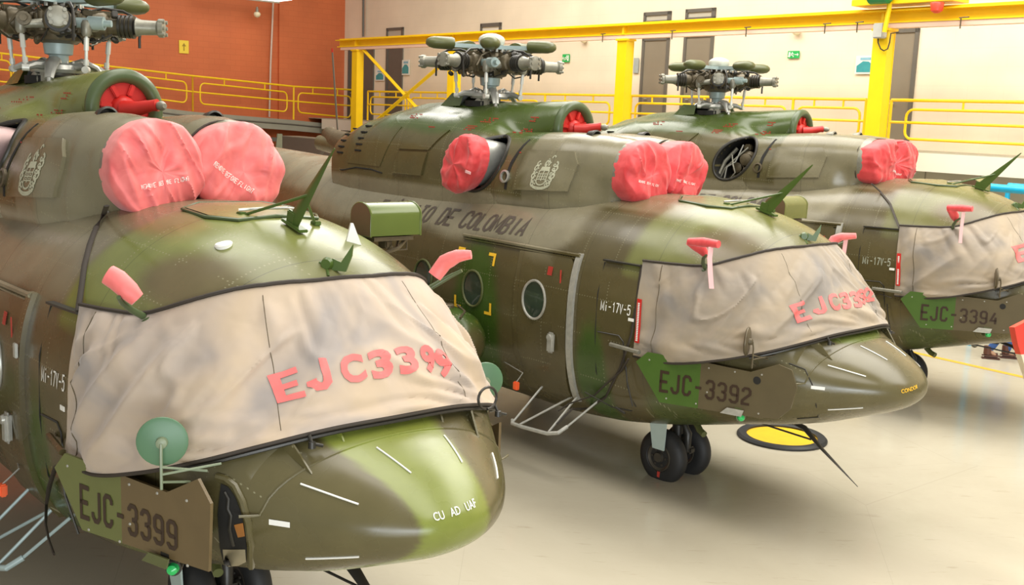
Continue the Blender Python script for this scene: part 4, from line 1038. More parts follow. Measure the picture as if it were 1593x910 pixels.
def crest_faces():
    """pale emblem in 0..1 coordinates: shield with quarters, plume, side scrolls and ribbon"""
    vs = []; fs = []
    def poly(p): k = len(vs); vs.extend(p); fs.append(tuple(range(k, k + len(p))))
    def line(a, b, t):
        a = Vector(a); b = Vector(b); d = (b - a).normalized(); n = Vector((-d.y, d.x)) * t / 2; poly([tuple(a + n), tuple(b + n), tuple(b - n), tuple(a - n)])
    def arc(cx, cy, r, a0, a1, t, n=7, sy=1.5):
        P = [(cx + r * cos(radians(a0 + (a1 - a0) * i / n)), cy + r * sy * sin(radians(a0 + (a1 - a0) * i / n))) for i in range(n + 1)]
        for a, b in zip(P[:-1], P[1:]): line(a, b, t)
    poly([(.36, .66), (.64, .66), (.66, .55), (.34, .55)]); 
    # shield body as a lattice, leaving the charges open
    for x in (.34, .50, .66): line((x, .56), (x, .26), .035)
    for y in (.55, .46, .38, .30): line((.33, y), (.67, y), .022)
    arc(.5, .28, .17, 180, 360, .04, sy=.8)
    for cx, cy in ((.42, .42), (.58, .42), (.42, .34), (.58, .34)): poly([(cx - .03, cy), (cx, cy + .025), (cx + .03, cy), (cx, cy - .025)])
    # plume / helmet
    arc(.50, .74, .07, -30, 210, .05); arc(.56, .84, .06, 150, 330, .045); arc(.64, .90, .05, 180, 20, .035); line((.47, .66), (.48, .74), .06)
    for s in (-1, 1):
        f = lambda x: .5 + s * (x - .5)
        for cx, cy, r in ((.78, .74, .07), (.80, .62, .08), (.78, .50, .07), (.80, .40, .08), (.76, .28, .08), (.74, .18, .09)):
            arc(f(cx), cy, r, 90 if s > 0 else 90, (-110) if s > 0 else 290, .045, 6, 1.0)
            arc(f(cx - .03), cy - .03, r * .45, 0, 270, .035, 5, 1.0)
    arc(.5, .20, .32, 205, 335, .05, 10, .42); arc(.5, .12, .26, 200, 340, .04, 10, .35)
    return vs, fs

def build_heli(hid, label, blade_phase):
    h = root(hid, 'helicopter', label, 'helicopter', 'camouflaged helicopters parked in a row')
    H = 'h%d' % hid
    # ---- skin
    body = part('fuselage', fus, CAMO, h, key='fus%d' % hid, paintid=hid, ang=50)
    nose = part('nose_cone', nose_m, CAMO, h, key='nose%d' % hid, paintid=hid, ang=60)
    part('tail_boom', boom_m, CAMO, h, key='boom%d' % hid, paintid=hid, ang=60)
    cd_ = cut_holes(dog); cn_ = cut_holes(nac)
    part('gearbox_cowling', cd_, CAMO, h, key='dog%d' % hid, paintid=hid, ang=50)
    part('engine_cowling', cn_, CAMO, h, key='nac%d' % hid, paintid=hid, ang=50)
    def bpn(name, u, m, parent, k, **kw): return part(name, u, m, parent, key=k, **kw)
    # deck seam with latches
    def seam():
        m = MB()
        for s in (-1, 1):
            pts = []
            for x in lin(-2.3, 2.75, 60):
                y = .30
                z = 2.93 + .045 * sm((x) / 2.5)
                pts.append((x, s * (min(ysurf(x, min(z, sect(x)[1] - .002)), 1.2) + .012), z))
            m.tube(pts, .010, 6)
        return m
    part('deck_seam', seam, GREYM, body, key='seam')
    for x in (-1.2, .35, 1.35, 2.45):
        part('latch', lambda: MB().box((x, -ysurf(x, 2.95) - .02, 2.94), (.09, .03, .05), bev=.006).box((x, -ysurf(x, 2.95) - .03, 2.90), (.03, .03, .06), bev=.006), GREYM, body, key='latch%g' % x)
    # ---- exhaust openings
    for s in (-1, 1):
        def rim():
            pts = []
            for k in range(48):
                a = 2 * pi * k / 48; zz = HOLE[1] + .325 * sin(a); xx = HOLE[0] + .35 * (zz - HOLE[1]) + .30 * cos(a)
                r = cast(COWL, (xx, s * 3, zz), (0, -s, 0), .0); pts.append(r[0] if r else (xx, s * .9, zz))
            return MB().tube(pts, .022, 8, closed=True)
        rm = part('exhaust_rim', rim, DARKM, h, key='rim%d' % s)
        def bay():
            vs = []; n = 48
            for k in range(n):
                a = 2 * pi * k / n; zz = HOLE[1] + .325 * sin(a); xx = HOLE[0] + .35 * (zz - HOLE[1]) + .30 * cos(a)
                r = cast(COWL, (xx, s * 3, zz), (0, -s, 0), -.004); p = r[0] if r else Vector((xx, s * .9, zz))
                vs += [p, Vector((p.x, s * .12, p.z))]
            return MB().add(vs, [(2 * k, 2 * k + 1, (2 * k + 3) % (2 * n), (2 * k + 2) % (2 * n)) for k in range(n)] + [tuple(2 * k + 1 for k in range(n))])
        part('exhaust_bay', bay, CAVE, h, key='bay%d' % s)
        if not (hid == 3 and s == -1):
            def pipe():
                c = (HOLE[0] - .02, s * .35, HOLE[1] - .02); L = .74
                b = MB().lathe(c, (-.12, s, .04), [(0, .20), (.3, .235), (L, .27), (L, .255), (L - .3, .22), (.1, .19), (.1, .001)], 36, sx=1.0)
                for i, v in enumerate(b.v): b.v[i] = Vector(((v.x - c[0]) * .86 + c[0] + .28 * (v.z - c[2]), v.y, (v.z - c[2]) * 1.12 + c[2]))
                return b
            part('exhaust_pipe', pipe, EXH if hid == 1 else STEEL, h, key='xp%d%d' % (s, hid == 1))
    if hid == 3:
        b0 = HOLE
        for k, (pts, r, mt) in enumerate((([(.66, -.80, 2.95), (.72, -.78, 3.1), (.90, -.74, 3.28), (1.02, -.66, 3.42)], .014, GREYM), ([(.74, -.82, 2.94), (.76, -.80, 3.12), (.88, -.76, 3.2), (.96, -.70, 3.46)], .012, STEEL), ([(.84, -.82, 2.94), (.92, -.82, 3.04), (.86, -.80, 3.16), (.80, -.74, 3.3)], .011, GREYM), ([(.62, -.78, 3.0), (.66, -.7, 3.2), (.8, -.6, 3.4)], .03, GREYM), ([(.98, -.74, 2.98), (1.0, -.7, 3.12), (.9, -.66, 3.2)], .014, BRONZE))):
            part('engine_pipe', lambda: MB().tube(pts, r, 8), mt, h, key='ep%d' % k)
        part('fuel_control_unit', lambda: MB().lathe((1.0, -.55, 3.24), (.2, -1, 0), [(0, .13), (.1, .13), (.14, .09), (.2, .09), (.22, .04)], 20).box((.98, -.58, 3.42), (.12, .1, .1), bev=.02).lathe((.86, -.58, 3.1), (0, -1, .1), [(0, .08), (.1, .08), (.12, .04)], 16), BRONZE, h, key='fcu')
    # small round side port on the cowling
    px, pz = (1.34, 3.13)
    r_ = cast(COWL, (px, -3, pz), (0, 1, 0), 0)[0]
    pt_ = part('drain_port', lambda: MB().lathe((px, r_.y + .03, pz), (0, -1, .15), [(0, .07), (.05, .075), (.055, .055), (.02, .05), (.02, .001)], 20), STEEL if hid == 2 else BRONZE, h, key='port%d' % (hid == 2))
    # ---- cowling panels
    pl = plate_mb
    top = part('side_hatch', lambda: pl([(-.62, 3.33), (-.02, 3.35), (.22, 3.60), (-.30, 3.60)], COWL, th=.018), CAMO, h, key='pnA%d' % hid, paintid=hid)
    part('side_hatch', lambda: pl([(-.72, 3.02), (-.12, 3.03), (-.03, 3.32), (-.62, 3.30)], COWL, th=.024), CAMO, h, key='pnB%d' % hid, paintid=hid)
    part('side_hatch', lambda: pl([(-1.75, 3.08), (-1.0, 3.08), (-.72, 3.60), (-1.25, 3.78)], COWL, th=.010), CAMO, h, key='pnC%d' % hid, paintid=hid)
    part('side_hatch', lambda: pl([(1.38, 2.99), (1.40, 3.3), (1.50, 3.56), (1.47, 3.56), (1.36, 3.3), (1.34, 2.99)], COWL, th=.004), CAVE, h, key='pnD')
    cp = part('crest_panel', lambda: pl([(1.50, 3.0), (2.28, 3.045), (2.36, 3.34), (2.27, 3.46), (1.58, 3.44)], COWL, th=.03), CAMO, h, key='pnE%d' % hid, paintid=hid)
    if hid < 3:
        cb = BVHTree.FromPolygons([tuple(v.co) for v in cp.data.vertices], [tuple(p.vertices) for p in cp.data.polygons])
        part('army_crest', lambda: decal_mb(crest_faces(), [(1.70, -.9, 3.02), (2.12, -.9, 3.04), (2.20, -.9, 3.43), (1.78, -.9, 3.41)], cb, (0, 1, 0), .004, .03), CREST, cp, key='crest', ang=180)
    # louvres at the rear of the gearbox cowling
    for i, z in enumerate((3.20, 3.28, 3.36, 3.44, 3.52)):
        for x in (-1.98, -1.52):
            r = cast(COWL, (x, -3, z + (x + 2.0) * .12), (0, 1, 0), .002)
            if r: part('louvre', lambda: MB().box(r[0], (.15, .035, .024), (0, 0, 0), .006), CAVE, h, key='louv%d%g' % (i, x))
    part('cowling_lip', lambda: MB().tube([cast(COWL, (x, -3, z), (0, 1, 0), .002)[0] for x, z in ((-2.3, 2.98), (-1.9, 2.97), (-1.55, 3.03), (-1.2, 3.03), (-.95, 3.0))], .010, 6), CAVE, h, key='lip')
    # red stencil marks on the cowling
    R = random.Random(4)
    for mk, (x, z, w_) in enumerate(((-.75, 3.76, .22), (-.2, 3.62, .13), (.42, 3.66, .16), (.50, 3.76, .2), (1.05, 3.66, .2), (1.15, 3.80, .12), (1.45, 3.45, .05))):
        def mark():
            m = MB()
            for i in range(3):
                for j in range(int(w_ / .03)):
                    if R.random() < .3: continue
                    r = cast(COWL, (x + j * .03, -3, z - i * .022), (0, 1, 0), .004)
                    if r: m.add([r[0] + Vector(q) for q in ((0, 0, 0), (.031, 0, 0), (.031, 0, .012), (0, 0, .012))], [(0, 1, 2, 3)])
            return m
        part('red_marking', mark, MARK, h, key='marks%d' % mk, ang=180)
    # mast fairing behind the rotor
    part('mast_fairing', lambda: MB().add([(-.62, -.30, 3.88), (-.62, .30, 3.88), (-.22, .30, 3.90), (-.22, -.30, 3.90), (-.50, -.20, 4.06), (-.50, .20, 4.06), (-.24, .22, 4.05), (-.24, -.22, 4.05)], [(0, 1, 5, 4), (0, 4, 7, 3), (1, 2, 6, 5), (4, 5, 6, 7)]), CAMO, h, key='mf%d' % hid, paintid=hid)
    part('mast_bay', lambda: MB().lathe((-.05, 0, 3.90), (0, 0, 1), [(0, .002), (0, .28), (.072, .28), (.075, .2)], 28), CAVE, h, key='mbay')
    # oil cooler fan intake
    rg = part('fan_intake_ring', lambda: (lambda m: m.tube([(1.52, .262 * cos(2 * pi * k / 40), 3.70 + .262 * sin(2 * pi * k / 40)) for k in range(40)], .058, 12, closed=True))(MB()), GRND, h, key='ring', ang=60)
    part('fan_cavity', lambda: MB().lathe((1.44, 0, 3.70), (1, 0, 0), [(0, .002), (0, .23), (.068, .23), (.07, .002)], 30), RED, rg, key='fanplug')
    def fan():
        m = MB().lathe((1.46, 0, 3.70), (1, 0, 0), [(0, .11), (.05, .11), (.10, .085), (.13, .002)], 24)
        m.tube([(1.56, -.02, 3.69), (1.66, .05, 3.70), (1.76, .13, 3.73), (1.80, .16, 3.735)], [.075, .06, .045, .05], 14)
        for k in range(7):
            a = k * 2 * pi / 7 + .3; m.box((1.525, .155 * cos(a), 3.70 + .155 * sin(a)), (.03, .10, .045), (a, 0, 0), .008)
        return m
    part('red_plug', fan, RED, rg, key='fan', ang=50)
    part('fan_clamp', lambda: MB().lathe((1.80, .165, 3.73), (1, .2, 0), [(0, .03), (.05, .04), (.09, .02)], 12).tube([(1.55, .26, 3.72), (1.7, .22, 3.74), (1.82, .17, 3.735)], .015, 6), GREYM, rg, key='clamp')
    # cooling scoops
    for s in (-1, 1):
        def scoop():
            m = MB().lathe((2.12, s * .42, 3.625), (1, 0, .0), [(0, .02), (.06, .07), (.16, .085), (.17, .07), (.10, .06), (.10, .001)], 20)
            return m
        part('cooling_scoop', scoop, DARKM if hid < 3 else GREYM, h, key='scoop%d%d' % (s, hid < 3))
    # intake rims behind the covers
    for s in (-1, 1): part('intake_rim', lambda: MB().lathe((2.76, s * .33, 3.28), (1, 0, 0), [(0, .31), (.0, .345), (.05, .348), (.12, .33), (.12, .28), (.02, .25), (.02, .001)], 36), GREYM, h, key='irim%d' % s)
    # ---- flank: sliding door, windows, rails, lettering
    dr = part('sliding_door', lambda: plate_mb([(1.97, .86), (2.72, .90), (2.78, 1.3), (2.79, 2.34), (2.74, 2.40), (1.97, 2.38)], BODY, th=.022), CAMO, h, key='door%d' % hid, paintid=hid)
    porthole(dr, 2.30, 1.90, r=.165, tall=1.3) if False else None
    def ph(par, x, z, off, k, gl=GLASS):
        def P(r, o): return [(x + r * cos(a), -(ysurf(x + r * cos(a), z + 1.2 * r * sin(a)) + o), z + 1.2 * r * sin(a)) for a in [2 * pi * i / 32 for i in range(32)]]
        w_ = part('porthole', lambda: MB().tube(P(.172, off + .006), .014, 8, closed=True), ALU if k % 2 else OLIVE, par, key='phr%g' % x)
        def g():
            vs = [(x, -(ysurf(x, z) + off + .006), z)] + P(.06, off + .006) + P(.12, off + .004) + P(.165, off); fs = [(0, 1 + i, 1 + (i + 1) % 32) for i in range(32)]
            for j in range(2): fs += [(1 + j * 32 + i, 1 + j * 32 + 32 + i, 1 + j * 32 + 32 + (i + 1) % 32, 1 + j * 32 + (i + 1) % 32) for i in range(32)]
            return MB().add(vs, fs)
        part('pane', g, gl, w_, key='php%g' % x, ang=80)
    ph(dr, 2.30, 1.90, .022, 1); ph(h, 1.27, 1.86, 0, 2); ph(h, .35, 1.86, 0, 4); ph(h, -.6, 1.86, 0, 6)
    part('door_handle', lambda: MB().box((2.60, -ysurf(2.6, 1.5) - .05, 1.49), (.10, .05, .22), bev=.02).lathe((2.60, -ysurf(2.6, 1.5) - .07, 1.55), (0, -1, 0), [(0, .035), (.02, .03)], 12), ALU, dr, key='dh')
    part('door_placard', lambda: (lambda m: [m.add([Vector((2.46 + (j % 2) * .035, -ysurf(2.5, 2.27 - (j // 2) * .013) - .03, 2.27 - (j // 2) * .013)) + Vector(q) for q in ((0, 0, 0), (.035, 0, 0), (.035, 0, .013 if j < 12 else .013), (0, 0, .013))], [(0, 1, 2, 3)]) for j in range(14)] and m)(MB()), MARK, dr, key='dplac', ang=180)
    part('door_arrow', lambda: MB().box((2.66, -ysurf(2.66, 2.2) - .03, 2.2), (.018, .004, .14)), MARK, dr, key='darrow')
    part('door_rail', lambda: MB().tube([(x, -(ysurf(x, 2.44) + .03), 2.44 + .0 * x) for x in lin(1.0, 2.86, 16)], .022, 6).tube([(x, -(ysurf(x, 2.41) + .02), 2.405) for x in lin(1.0, 2.84, 16)], .012, 6), CAMO, h, key='drail%d' % hid, paintid=hid)
    part('door_frame_edge', lambda: strip_mb(lin(.86, 2.46, 30), lambda z: 2.84 - .05 * sm((1.2 - z) / .5), .07 if hid != 1 else .10, .035), ALU if hid != 1 else CAMO, h, key='dfe%d' % hid, paintid=hid if hid == 1 else None)
    if hid == 1: part('door_slot', lambda: MB().box((2.86, -ysurf(2.86, 2.0) - .045, 2.08), (.05, .02, .10), bev=.005), ALU, h, key='dslot')
    # orange-yellow rescue marks round the rear window panel
    for ck, (x, z, dx, dz) in enumerate(((.95, 2.30, 1, -1), (1.60, 2.30, -1, -1), (.95, 1.60, 1, 1), (1.60, 1.60, -1, 1))):
        def corner():
            m = MB()
            for a, b in (((x, z), (x + dx * .12, z + dz * .035)), ((x, z), (x + dx * .035, z + dz * .14))):
                x0, x1 = sorted((a[0], b[0])); z0, z1 = sorted((a[1], b[1])); n = 5
                vs = [(x0 + (x1 - x0) * i / (n - 1), -ysurf(x0 + (x1 - x0) * i / (n - 1), z0 + (z1 - z0) * j / (n - 1)) - .005, z0 + (z1 - z0) * j / (n - 1)) for i in range(n) for j in range(n)]
                m.add(vs, [(i * n + j, i * n + j + 1, (i + 1) * n + j + 1, (i + 1) * n + j) for i in range(n - 1) for j in range(n - 1)])
            return m
        part('rescue_mark', corner, YELM, h, key='resc%d' % ck, ang=180)
    if hid > 1: part('flank_lettering', lambda: decal_mb(block2d('EJÉRCITO DE COLOMBIA', .62, .8, .26), [(-.86, -1.2, 2.475), (1.90, -1.2, 2.515), (1.90, -1.2, 2.715), (-.86, -1.2, 2.675)], BODY, (0, 1, 0), .005, .06), TEXTG, h, key='ejt', ang=180)
    part('type_lettering', lambda: decal_mb(block2d('Mi-17V-5', .5, .85), [(3.24, -1.2, 1.94), (3.62, -1.2, 1.95), (3.62, -1.2, 2.055), (3.24, -1.2, 2.045)], BODY, (0, 1, 0), .005, .05), WHITE if hid < 3 else mat('pale_stencil', (.4, .42, .33), .5), h, key='mi17%d' % (hid < 3), ang=180)
    # flight deck emergency panel outline, ledge and lower marks
    def outl(poly, r=.006, off=.004): return MB().tube([(x, -(ysurf(x, z) + off), z) for x, z in poly], r, 5)
    part('panel_seam', lambda: outl([(3.18, 2.42), (3.18, 2.1), (3.19, 1.7), (3.2, 1.3), (3.22, .98)], .005), CAVE, body, key='ps1')
    part('panel_seam', lambda: outl([(3.22, 1.72), (3.5, 1.73), (3.56, 1.68), (3.58, 1.5), (3.60, 1.2), (3.62, 1.0)], .007), DARKM, body, key='ps2')
    part('rain_ledge', lambda: MB().add([v for x in lin(3.18, 3.66, 8) for v in ((x, -ysurf(x, 2.44) + .01, 2.45), (x, -ysurf(x, 2.44) - .045, 2.45), (x, -ysurf(x, 2.44) - .045, 2.435), (x, -ysurf(x, 2.44) + .01, 2.425))], [(i * 4 + k, i * 4 + (k + 1) % 4, i * 4 + 4 + (k + 1) % 4, i * 4 + 4 + k) for i in range(7) for k in range(4)] + [(0, 1, 2, 3), (28, 29, 30, 31)]), DARKM, h, key='ledge')
    part('step_bracket', lambda: MB().tube([(3.42, -1.27, 1.63), (3.85, -1.33, 1.64)], .022, 6), GREYM if hid != 1 else CAMO, h, key='stepb%d' % (hid == 1), paintid=1 if hid == 1 else None)
    part('label_plate', lambda: MB().box((3.66, -1.262, 1.92 if hid > 1 else 1.86), (.07, .006, .03)), WHITE, h, key='lbl%d' % (hid > 1))
    if hid > 1: part('grab_rail', lambda: MB().tube([(3.05, -1.20, 1.04), (3.4, -1.16, .96), (3.66, -1.15, .98)], .007, 6).tube([(3.46, -1.17, .97), (3.58, -1.17, .94)], .014, 6), DARKM, h, key='grab')
    part('lock_handle', lambda: MB().tube([(3.64, -1.27, 1.45), (3.66, -1.26, 1.30), (3.70, -1.20, 1.05)], .008, 6), DARKM, h, key='lockh')
    # ---- armour plate with registration
    A0 = Vector((3.86, -1.375, 0)); U = Vector((1.12, .245, 0)).normalized(); 
    def ap(x, z): k = (x - A0.x) / U.x; return A0 + U * k + Vector((0, 0, z))
    shape = [(3.86, 1.56), (3.97, 1.67), (4.93, 1.665), (5.19, 1.80), (5.29, 1.69), (5.27, 1.315), (4.13, 1.24)] if hid == 1 else [(3.86, 1.56), (3.97, 1.67), (4.62, 1.675), (4.99, 1.665), (5.24, 1.78), (5.36, 1.75), (5.42, 1.60), (5.38, 1.40), (5.28, 1.29), (5.1, 1.26), (4.13, 1.21)]
    def plate(x0=None, x1=None, short=False):
        poly = shape if not short else [(x - .0, z) for x, z in shape]
        def clip(poly, x, keep):
            out = []
            for i, p in enumerate(poly):
                q = poly[(i + 1) % len(poly)]; a = keep(p[0]); b = keep(q[0])
                if a: out.append(p)
                if a != b: t = (x - p[0]) / (q[0] - p[0]); out.append((x, p[1] + (q[1] - p[1]) * t))
            return out
        if x0 is not None: poly = clip(poly, x0, lambda v: v >= x0)
        if x1 is not None: poly = clip(poly, x1, lambda v: v <= x1)
        return MB().prism([((x - 3.86) / U.x, z) for x, z in poly], A0, U, (0, 0, 1), .018)
    SPL = 4.52
    for s in (-1, 1):
        def mir(mb):
            if s > 0: mb.v = [Vector((v.x, -v.y, v.z)) for v in mb.v]
            return mb
        apl = part('armour_plate', lambda: mir(plate(None, SPL)), mat('plate_green', (.135, .15, .042), .45, var=.1) if hid == 1 else mat('plate_green_dark', (.055, .115, .014), .45, var=.12), h, key='ap%d%d' % (s, hid))
        part('plate_brown_half', lambda: mir(plate(SPL, 5.02 if s > 0 else None)), mat('plate_brown', (.135, .092, .038), .45, var=.12) if hid == 1 else mat('plate_olive_brown', (.10, .078, .038), .42, var=.12), apl, key='apb%d%d' % (s, hid))
        for bk, (x, z) in enumerate(((4.0, 1.6), (4.25, 1.62), (4.6, 1.63), (4.85, 1.64), (5.1, 1.66), (4.2, 1.26), (4.5, 1.27), (4.85, 1.28), (5.1, 1.30), (4.6, 1.4))):
            if s > 0 and x > 5: continue
            p = ap(x, z); part('bolt', lambda: mir(MB().lathe((p.x, p.y - .008, p.z), (0.2, -1, 0), [(0, .010), (.006, .007)], 8)), ALU, apl, key='apbolt%d%d' % (s, bk))
        if s == -1:
            reg = {1: 'EJC-3399', 2: 'EJC-3392', 3: 'EJC-3394'}[hid]
            def txt():
                vs, fs = block2d(reg, .62, 1.15); c = [ap(4.12, 1.31), ap(5.02, 1.355), ap(5.02, 1.52), ap(4.12, 1.525)]; off = Vector((U.y, -U.x, 0)) * .013
                return MB().add([bilin(c, a, b) + off for a, b in vs], fs)
            part('registration_lettering', txt, BLACKL, apl, key='reg%d' % hid, ang=180)
            if hid > 1:
                q = ap(5.06, 1.60); part('plate_hole', lambda: MB().lathe((q.x, q.y - .004, q.z), (U.y, -U.x, 0), [(0, .036), (.008, .036), (.009, .001)], 20), CAVE, apl, key='aph')
    # nose compartment opening behind the plate on the nearest aircraft
    if hid == 1:
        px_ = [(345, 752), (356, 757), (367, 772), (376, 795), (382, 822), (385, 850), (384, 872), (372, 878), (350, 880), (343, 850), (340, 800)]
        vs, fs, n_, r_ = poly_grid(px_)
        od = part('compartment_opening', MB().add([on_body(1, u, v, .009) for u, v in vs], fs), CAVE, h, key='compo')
        fr_ = [(338, 741), (352, 745), (366, 756), (378, 780), (387, 812), (391, 845), (391, 880)]
        part('opening_frame', lambda: MB().tube([on_body(1, u, v, .004) for u, v in fr_], .022, 8), CAMO, od, key='compf', paintid=1)
        vs, fs, n_, r_ = poly_grid([(348, 852), (383, 852), (384, 871), (372, 877), (350, 879)])
        part('bay_floor', MB().add([on_body(1, u, v, .012) for u, v in vs], fs), mat('bay_beige', (.35, .30, .19), .5), od, key='compb')
        vs, fs, n_, r_ = poly_grid([(366, 815), (380, 812), (383, 832), (372, 834)])
        part('orange_box', MB().add([on_body(1, u, v, .012) for u, v in vs], fs), mat('bay_orange', (.35, .14, .03), .5), od, key='compob')
        part('bay_hose', lambda: MB().tube([on_body(1, u, v, .016) for u, v in ((352, 765), (358, 775), (357, 790), (362, 800), (360, 820), (366, 845))], .010, 6), DARKM, od, key='comph')
    else:
        part('compartment_seam', lambda: MB().tube([cast(BODY, (x, -3, z), (0, 1, 0), .003)[0] for x, z in ((5.2, 1.20), (5.38, 1.25), (5.44, 1.40), (5.42, 1.6), (5.34, 1.72), (5.22, 1.76))], .006, 6), DARKM, nose, key='comps')
    # ---- nose details
    def strip(a, b):
        pts = []
        for t in lin(0, 1, 10):
            p = Vector(a).lerp(Vector(b), t); c = Vector((5.2, 0, 1.55)); r = cast(BODY, c + (p - c).normalized() * 3, (c - p), .004); pts.append(r[0] if r else p)
        return MB().tube(pts, .0055, 5)
    for k, (a, b) in enumerate((((5.48, -.67, 1.77), (5.73, -.45, 1.69)), ((5.53, -.21, 1.90), (5.73, -.14, 1.79)), ((5.54, .26, 1.90), (5.74, .19, 1.79)), ((5.51, -.64, 1.36), (5.75, -.46, 1.41)), ((5.6, .62, 1.75), (5.78, .42, 1.67)))):
        part('static_strip', lambda: strip(a, b), WHITE, nose, key='strip%d' % k)
    c = Vector((5.2, 0, 1.55)); q = Vector((5.47, -.78, 1.57)); r = cast(BODY, c + (q - c).normalized() * 3, (c - q), .004)
    def tagp():
        t = Vector((.75, .66, -.02)).normalized() if False else Vector((r[1].y, -r[1].x, 0)).normalized() * -1
        t = t if t.x > 0 else -t
        return MB().add([r[0] + t * a + Vector((0, 0, b)) for a, b in ((-.06, -.012), (.06, -.014), (.06, .016), (-.06, .018))], [(0, 1, 2, 3)])
    part('white_label', tagp, WHITE, nose, key='wtag', ang=180)
    # nose upper ridge and the small fins beside it
    def ridge():
        pts = []
        for y in lin(-.93, .93, 40):
            x = 5.30 + .17 * (1 - (y / .95) ** 2) ** .6 * 1.0 if abs(y) < .95 else 5.3
            r = cast(BODY, (x, y, 3), (0, 0, -1), .0); pts.append(r[0] if r else Vector((x, y, 1.6)))
        return MB().tube(pts, .008, 6)
    part('nose_ridge', ridge, CAMO, nose, key='ridge%d' % hid, paintid=hid)
    def fin(p, L, hgt, lean):
        p = Vector(p); r = cast(BODY, (p.x, p.y, 3), (0, 0, -1), 0); g = r[0] if r else p
        d = Vector((L, -g.y * .5 * L, 0)).normalized(); r2 = cast(BODY, (g.x + d.x * L, g.y + d.y * L, 3), (0, 0, -1), 0); g2 = r2[0] if r2 else g + d * L
        n = Vector((-d.y, d.x, 0)) * .006
        return MB().add([g + n - Vector((0, 0, .02)), g - n - Vector((0, 0, .02)), g2 + n, g2 - n, g + n + Vector((0, 0, hgt)), g - n + Vector((0, 0, hgt))], [(0, 2, 3, 1), (0, 1, 5, 4), (0, 4, 2), (1, 3, 5), (4, 5, 3, 2)])
    for k, y in enumerate((-.64, -.36, .36, .62)): part('nose_fin', lambda: fin((5.26 + .06 * (1 - abs(y)), y, 0), .20 if k in (0, 3) else .11, .10, 0), CAMO, nose, key='fin%d%d' % (k, hid), paintid=hid)
    if hid == 1:
        part('nose_lettering', lambda: decal_mb(text2d('CU   AD   UAF', bold=.01), [(5.9, -.165, 1.615), (5.9, .115, 1.635), (5.9, .115, 1.672), (5.9, -.165, 1.652)], BODY, (-1, 0, 0), .005, .04), WHITE, nose, key='cuad', ang=180)
    if hid == 2:
        part('nose_lettering', lambda: decal_mb(text2d('CONDOR', bold=.01), [on_body(2, u, v) for u, v in ((1402, 612), (1427, 604), (1426, 598), (1401, 606))], BODY, (-1, 0, 0), .005, .04), YELM, nose, key='cond', ang=180)
    # windscreen sill and wiper parts visible under the hem
    def sill():
        pts = [cover_pt(s, 0, 1, False) + Vector((-.0, 0, -.035)) for s in lin(.22, .80, 40)]
        return MB().tube(pts, .012, 6)
    part('windscreen_sill', sill, DARKM, h, key='sill')
    for k, (s, L) in enumerate(((.39, .14), (.71, .12))):
        p0 = cover_pt(s, 0, 1, False) + Vector((.03, 0, -.02))
        part('wiper', lambda: MB().tube([p0 + Vector((-.01, 0, .01)), p0 + Vector((.02, 0, -.03)), p0 + Vector((.03, .06, -.05))], .010, 8).lathe(p0 + Vector((.02, .0, -.055)), (0, 0, 1), [(0, .022), (.035, .02)], 12), DARKM, h, key='wip%d' % k)
    # mirrors
    for s in (-1, 1):
        mc = Vector((5.04, -1.215, 1.985)) if s < 0 and hid == 1 else Vector((4.97, -1.19, 1.95)) if s < 0 else Vector((4.68, 1.26, 1.91))
        fwd = Vector((.80, s * .25, .06)).normalized() if hid == 1 else Vector((.55, s * -.83 * -1, 0)).normalized()
        if hid == 1: fwd = Vector((.86, -.5 if s < 0 else -.35, .0)).normalized()
        else: fwd = Vector((.97, .45, 0)).normalized() if s < 0 else Vector((.86, -.35, 0)).normalized()
        mr_ = part('mirror', lambda: MB().lathe(mc, fwd, [(-.012, .12), (0, .132), (.008, .130), (.016, .11), (.018, .001)], 30), MIRG if hid == 1 else BRONZE, h, key='mir%d%d' % (s, hid))
        part('mirror_stalk', lambda: MB().lathe(mc, fwd, [(.015, .032), (.045, .028), (.05, .015)], 14).tube([mc + fwd * .05, mc + fwd * .06 + Vector((0, 0, -.06)), mc + fwd * .06 + Vector((0, 0, -.24))], .008, 6)
             .tube([mc + fwd * .06 + Vector((0, 0, -.12)), (mc.x + .10, s * (abs(mc.y) - .20), mc.z - .17)], .007, 6).tube([mc + fwd * .06 + Vector((0, 0, -.2)), (mc.x + .02, s * (abs(mc.y) - .14), mc.z - .24)], .007, 6).tube([mc + fwd * .06 + Vector((0, 0, -.16)), (mc.x + .14, s * (abs(mc.y) - .26), mc.z - .13)], .007, 6), mat('mirror_stalk_green', (.20, .24, .15), .4) if hid == 1 else BRONZE, mr_, key='mirs%d%d' % (s, hid))
    # roof: hatch, blade antenna with braces, V bracket, caps, rounded box on the port side
    def onroof(x, y, off=0): r = cast(BODY, (x, y, 4), (0, 0, -1), off); return r[0]
    def hatch():
        poly = [(.34, -.02), (.34, .30), (.10, .42), (-.30, .42), (-.42, .25), (-.42, -.25), (-.30, -.42), (.10, -.42), (.34, -.30)]
        ring_ = [onroof(3.72 + a * .9, b * .95 + .02, .012) for a, b in poly]
        m = MB().tube(ring_, .012, 6, closed=True); return m
    hh = part('roof_hatch', hatch, GRND, h, key='hatch')
    part('hatch_lid', lambda: MB().add([onroof(3.72, .02, .03)] + [onroof(3.72 + a * .86, b * .9 + .02, .018) for a, b in [(.34, .30), (.10, .42), (-.30, .42), (-.42, .25), (-.42, -.25), (-.30, -.42), (.10, -.42), (.34, -.30)]], [(0, 1 + i, 1 + (i + 1) % 8) for i in range(8)]), CAMO, hh, key='hatchl%d' % hid, paintid=hid, ang=70)
    part('hatch_handle', lambda: MB().tube([onroof(3.86, -.18, .03), onroof(3.93, -.05, .045), onroof(3.93, .12, .045), onroof(3.86, .24, .03)], .009, 6), ALU, hh, key='hatchh')
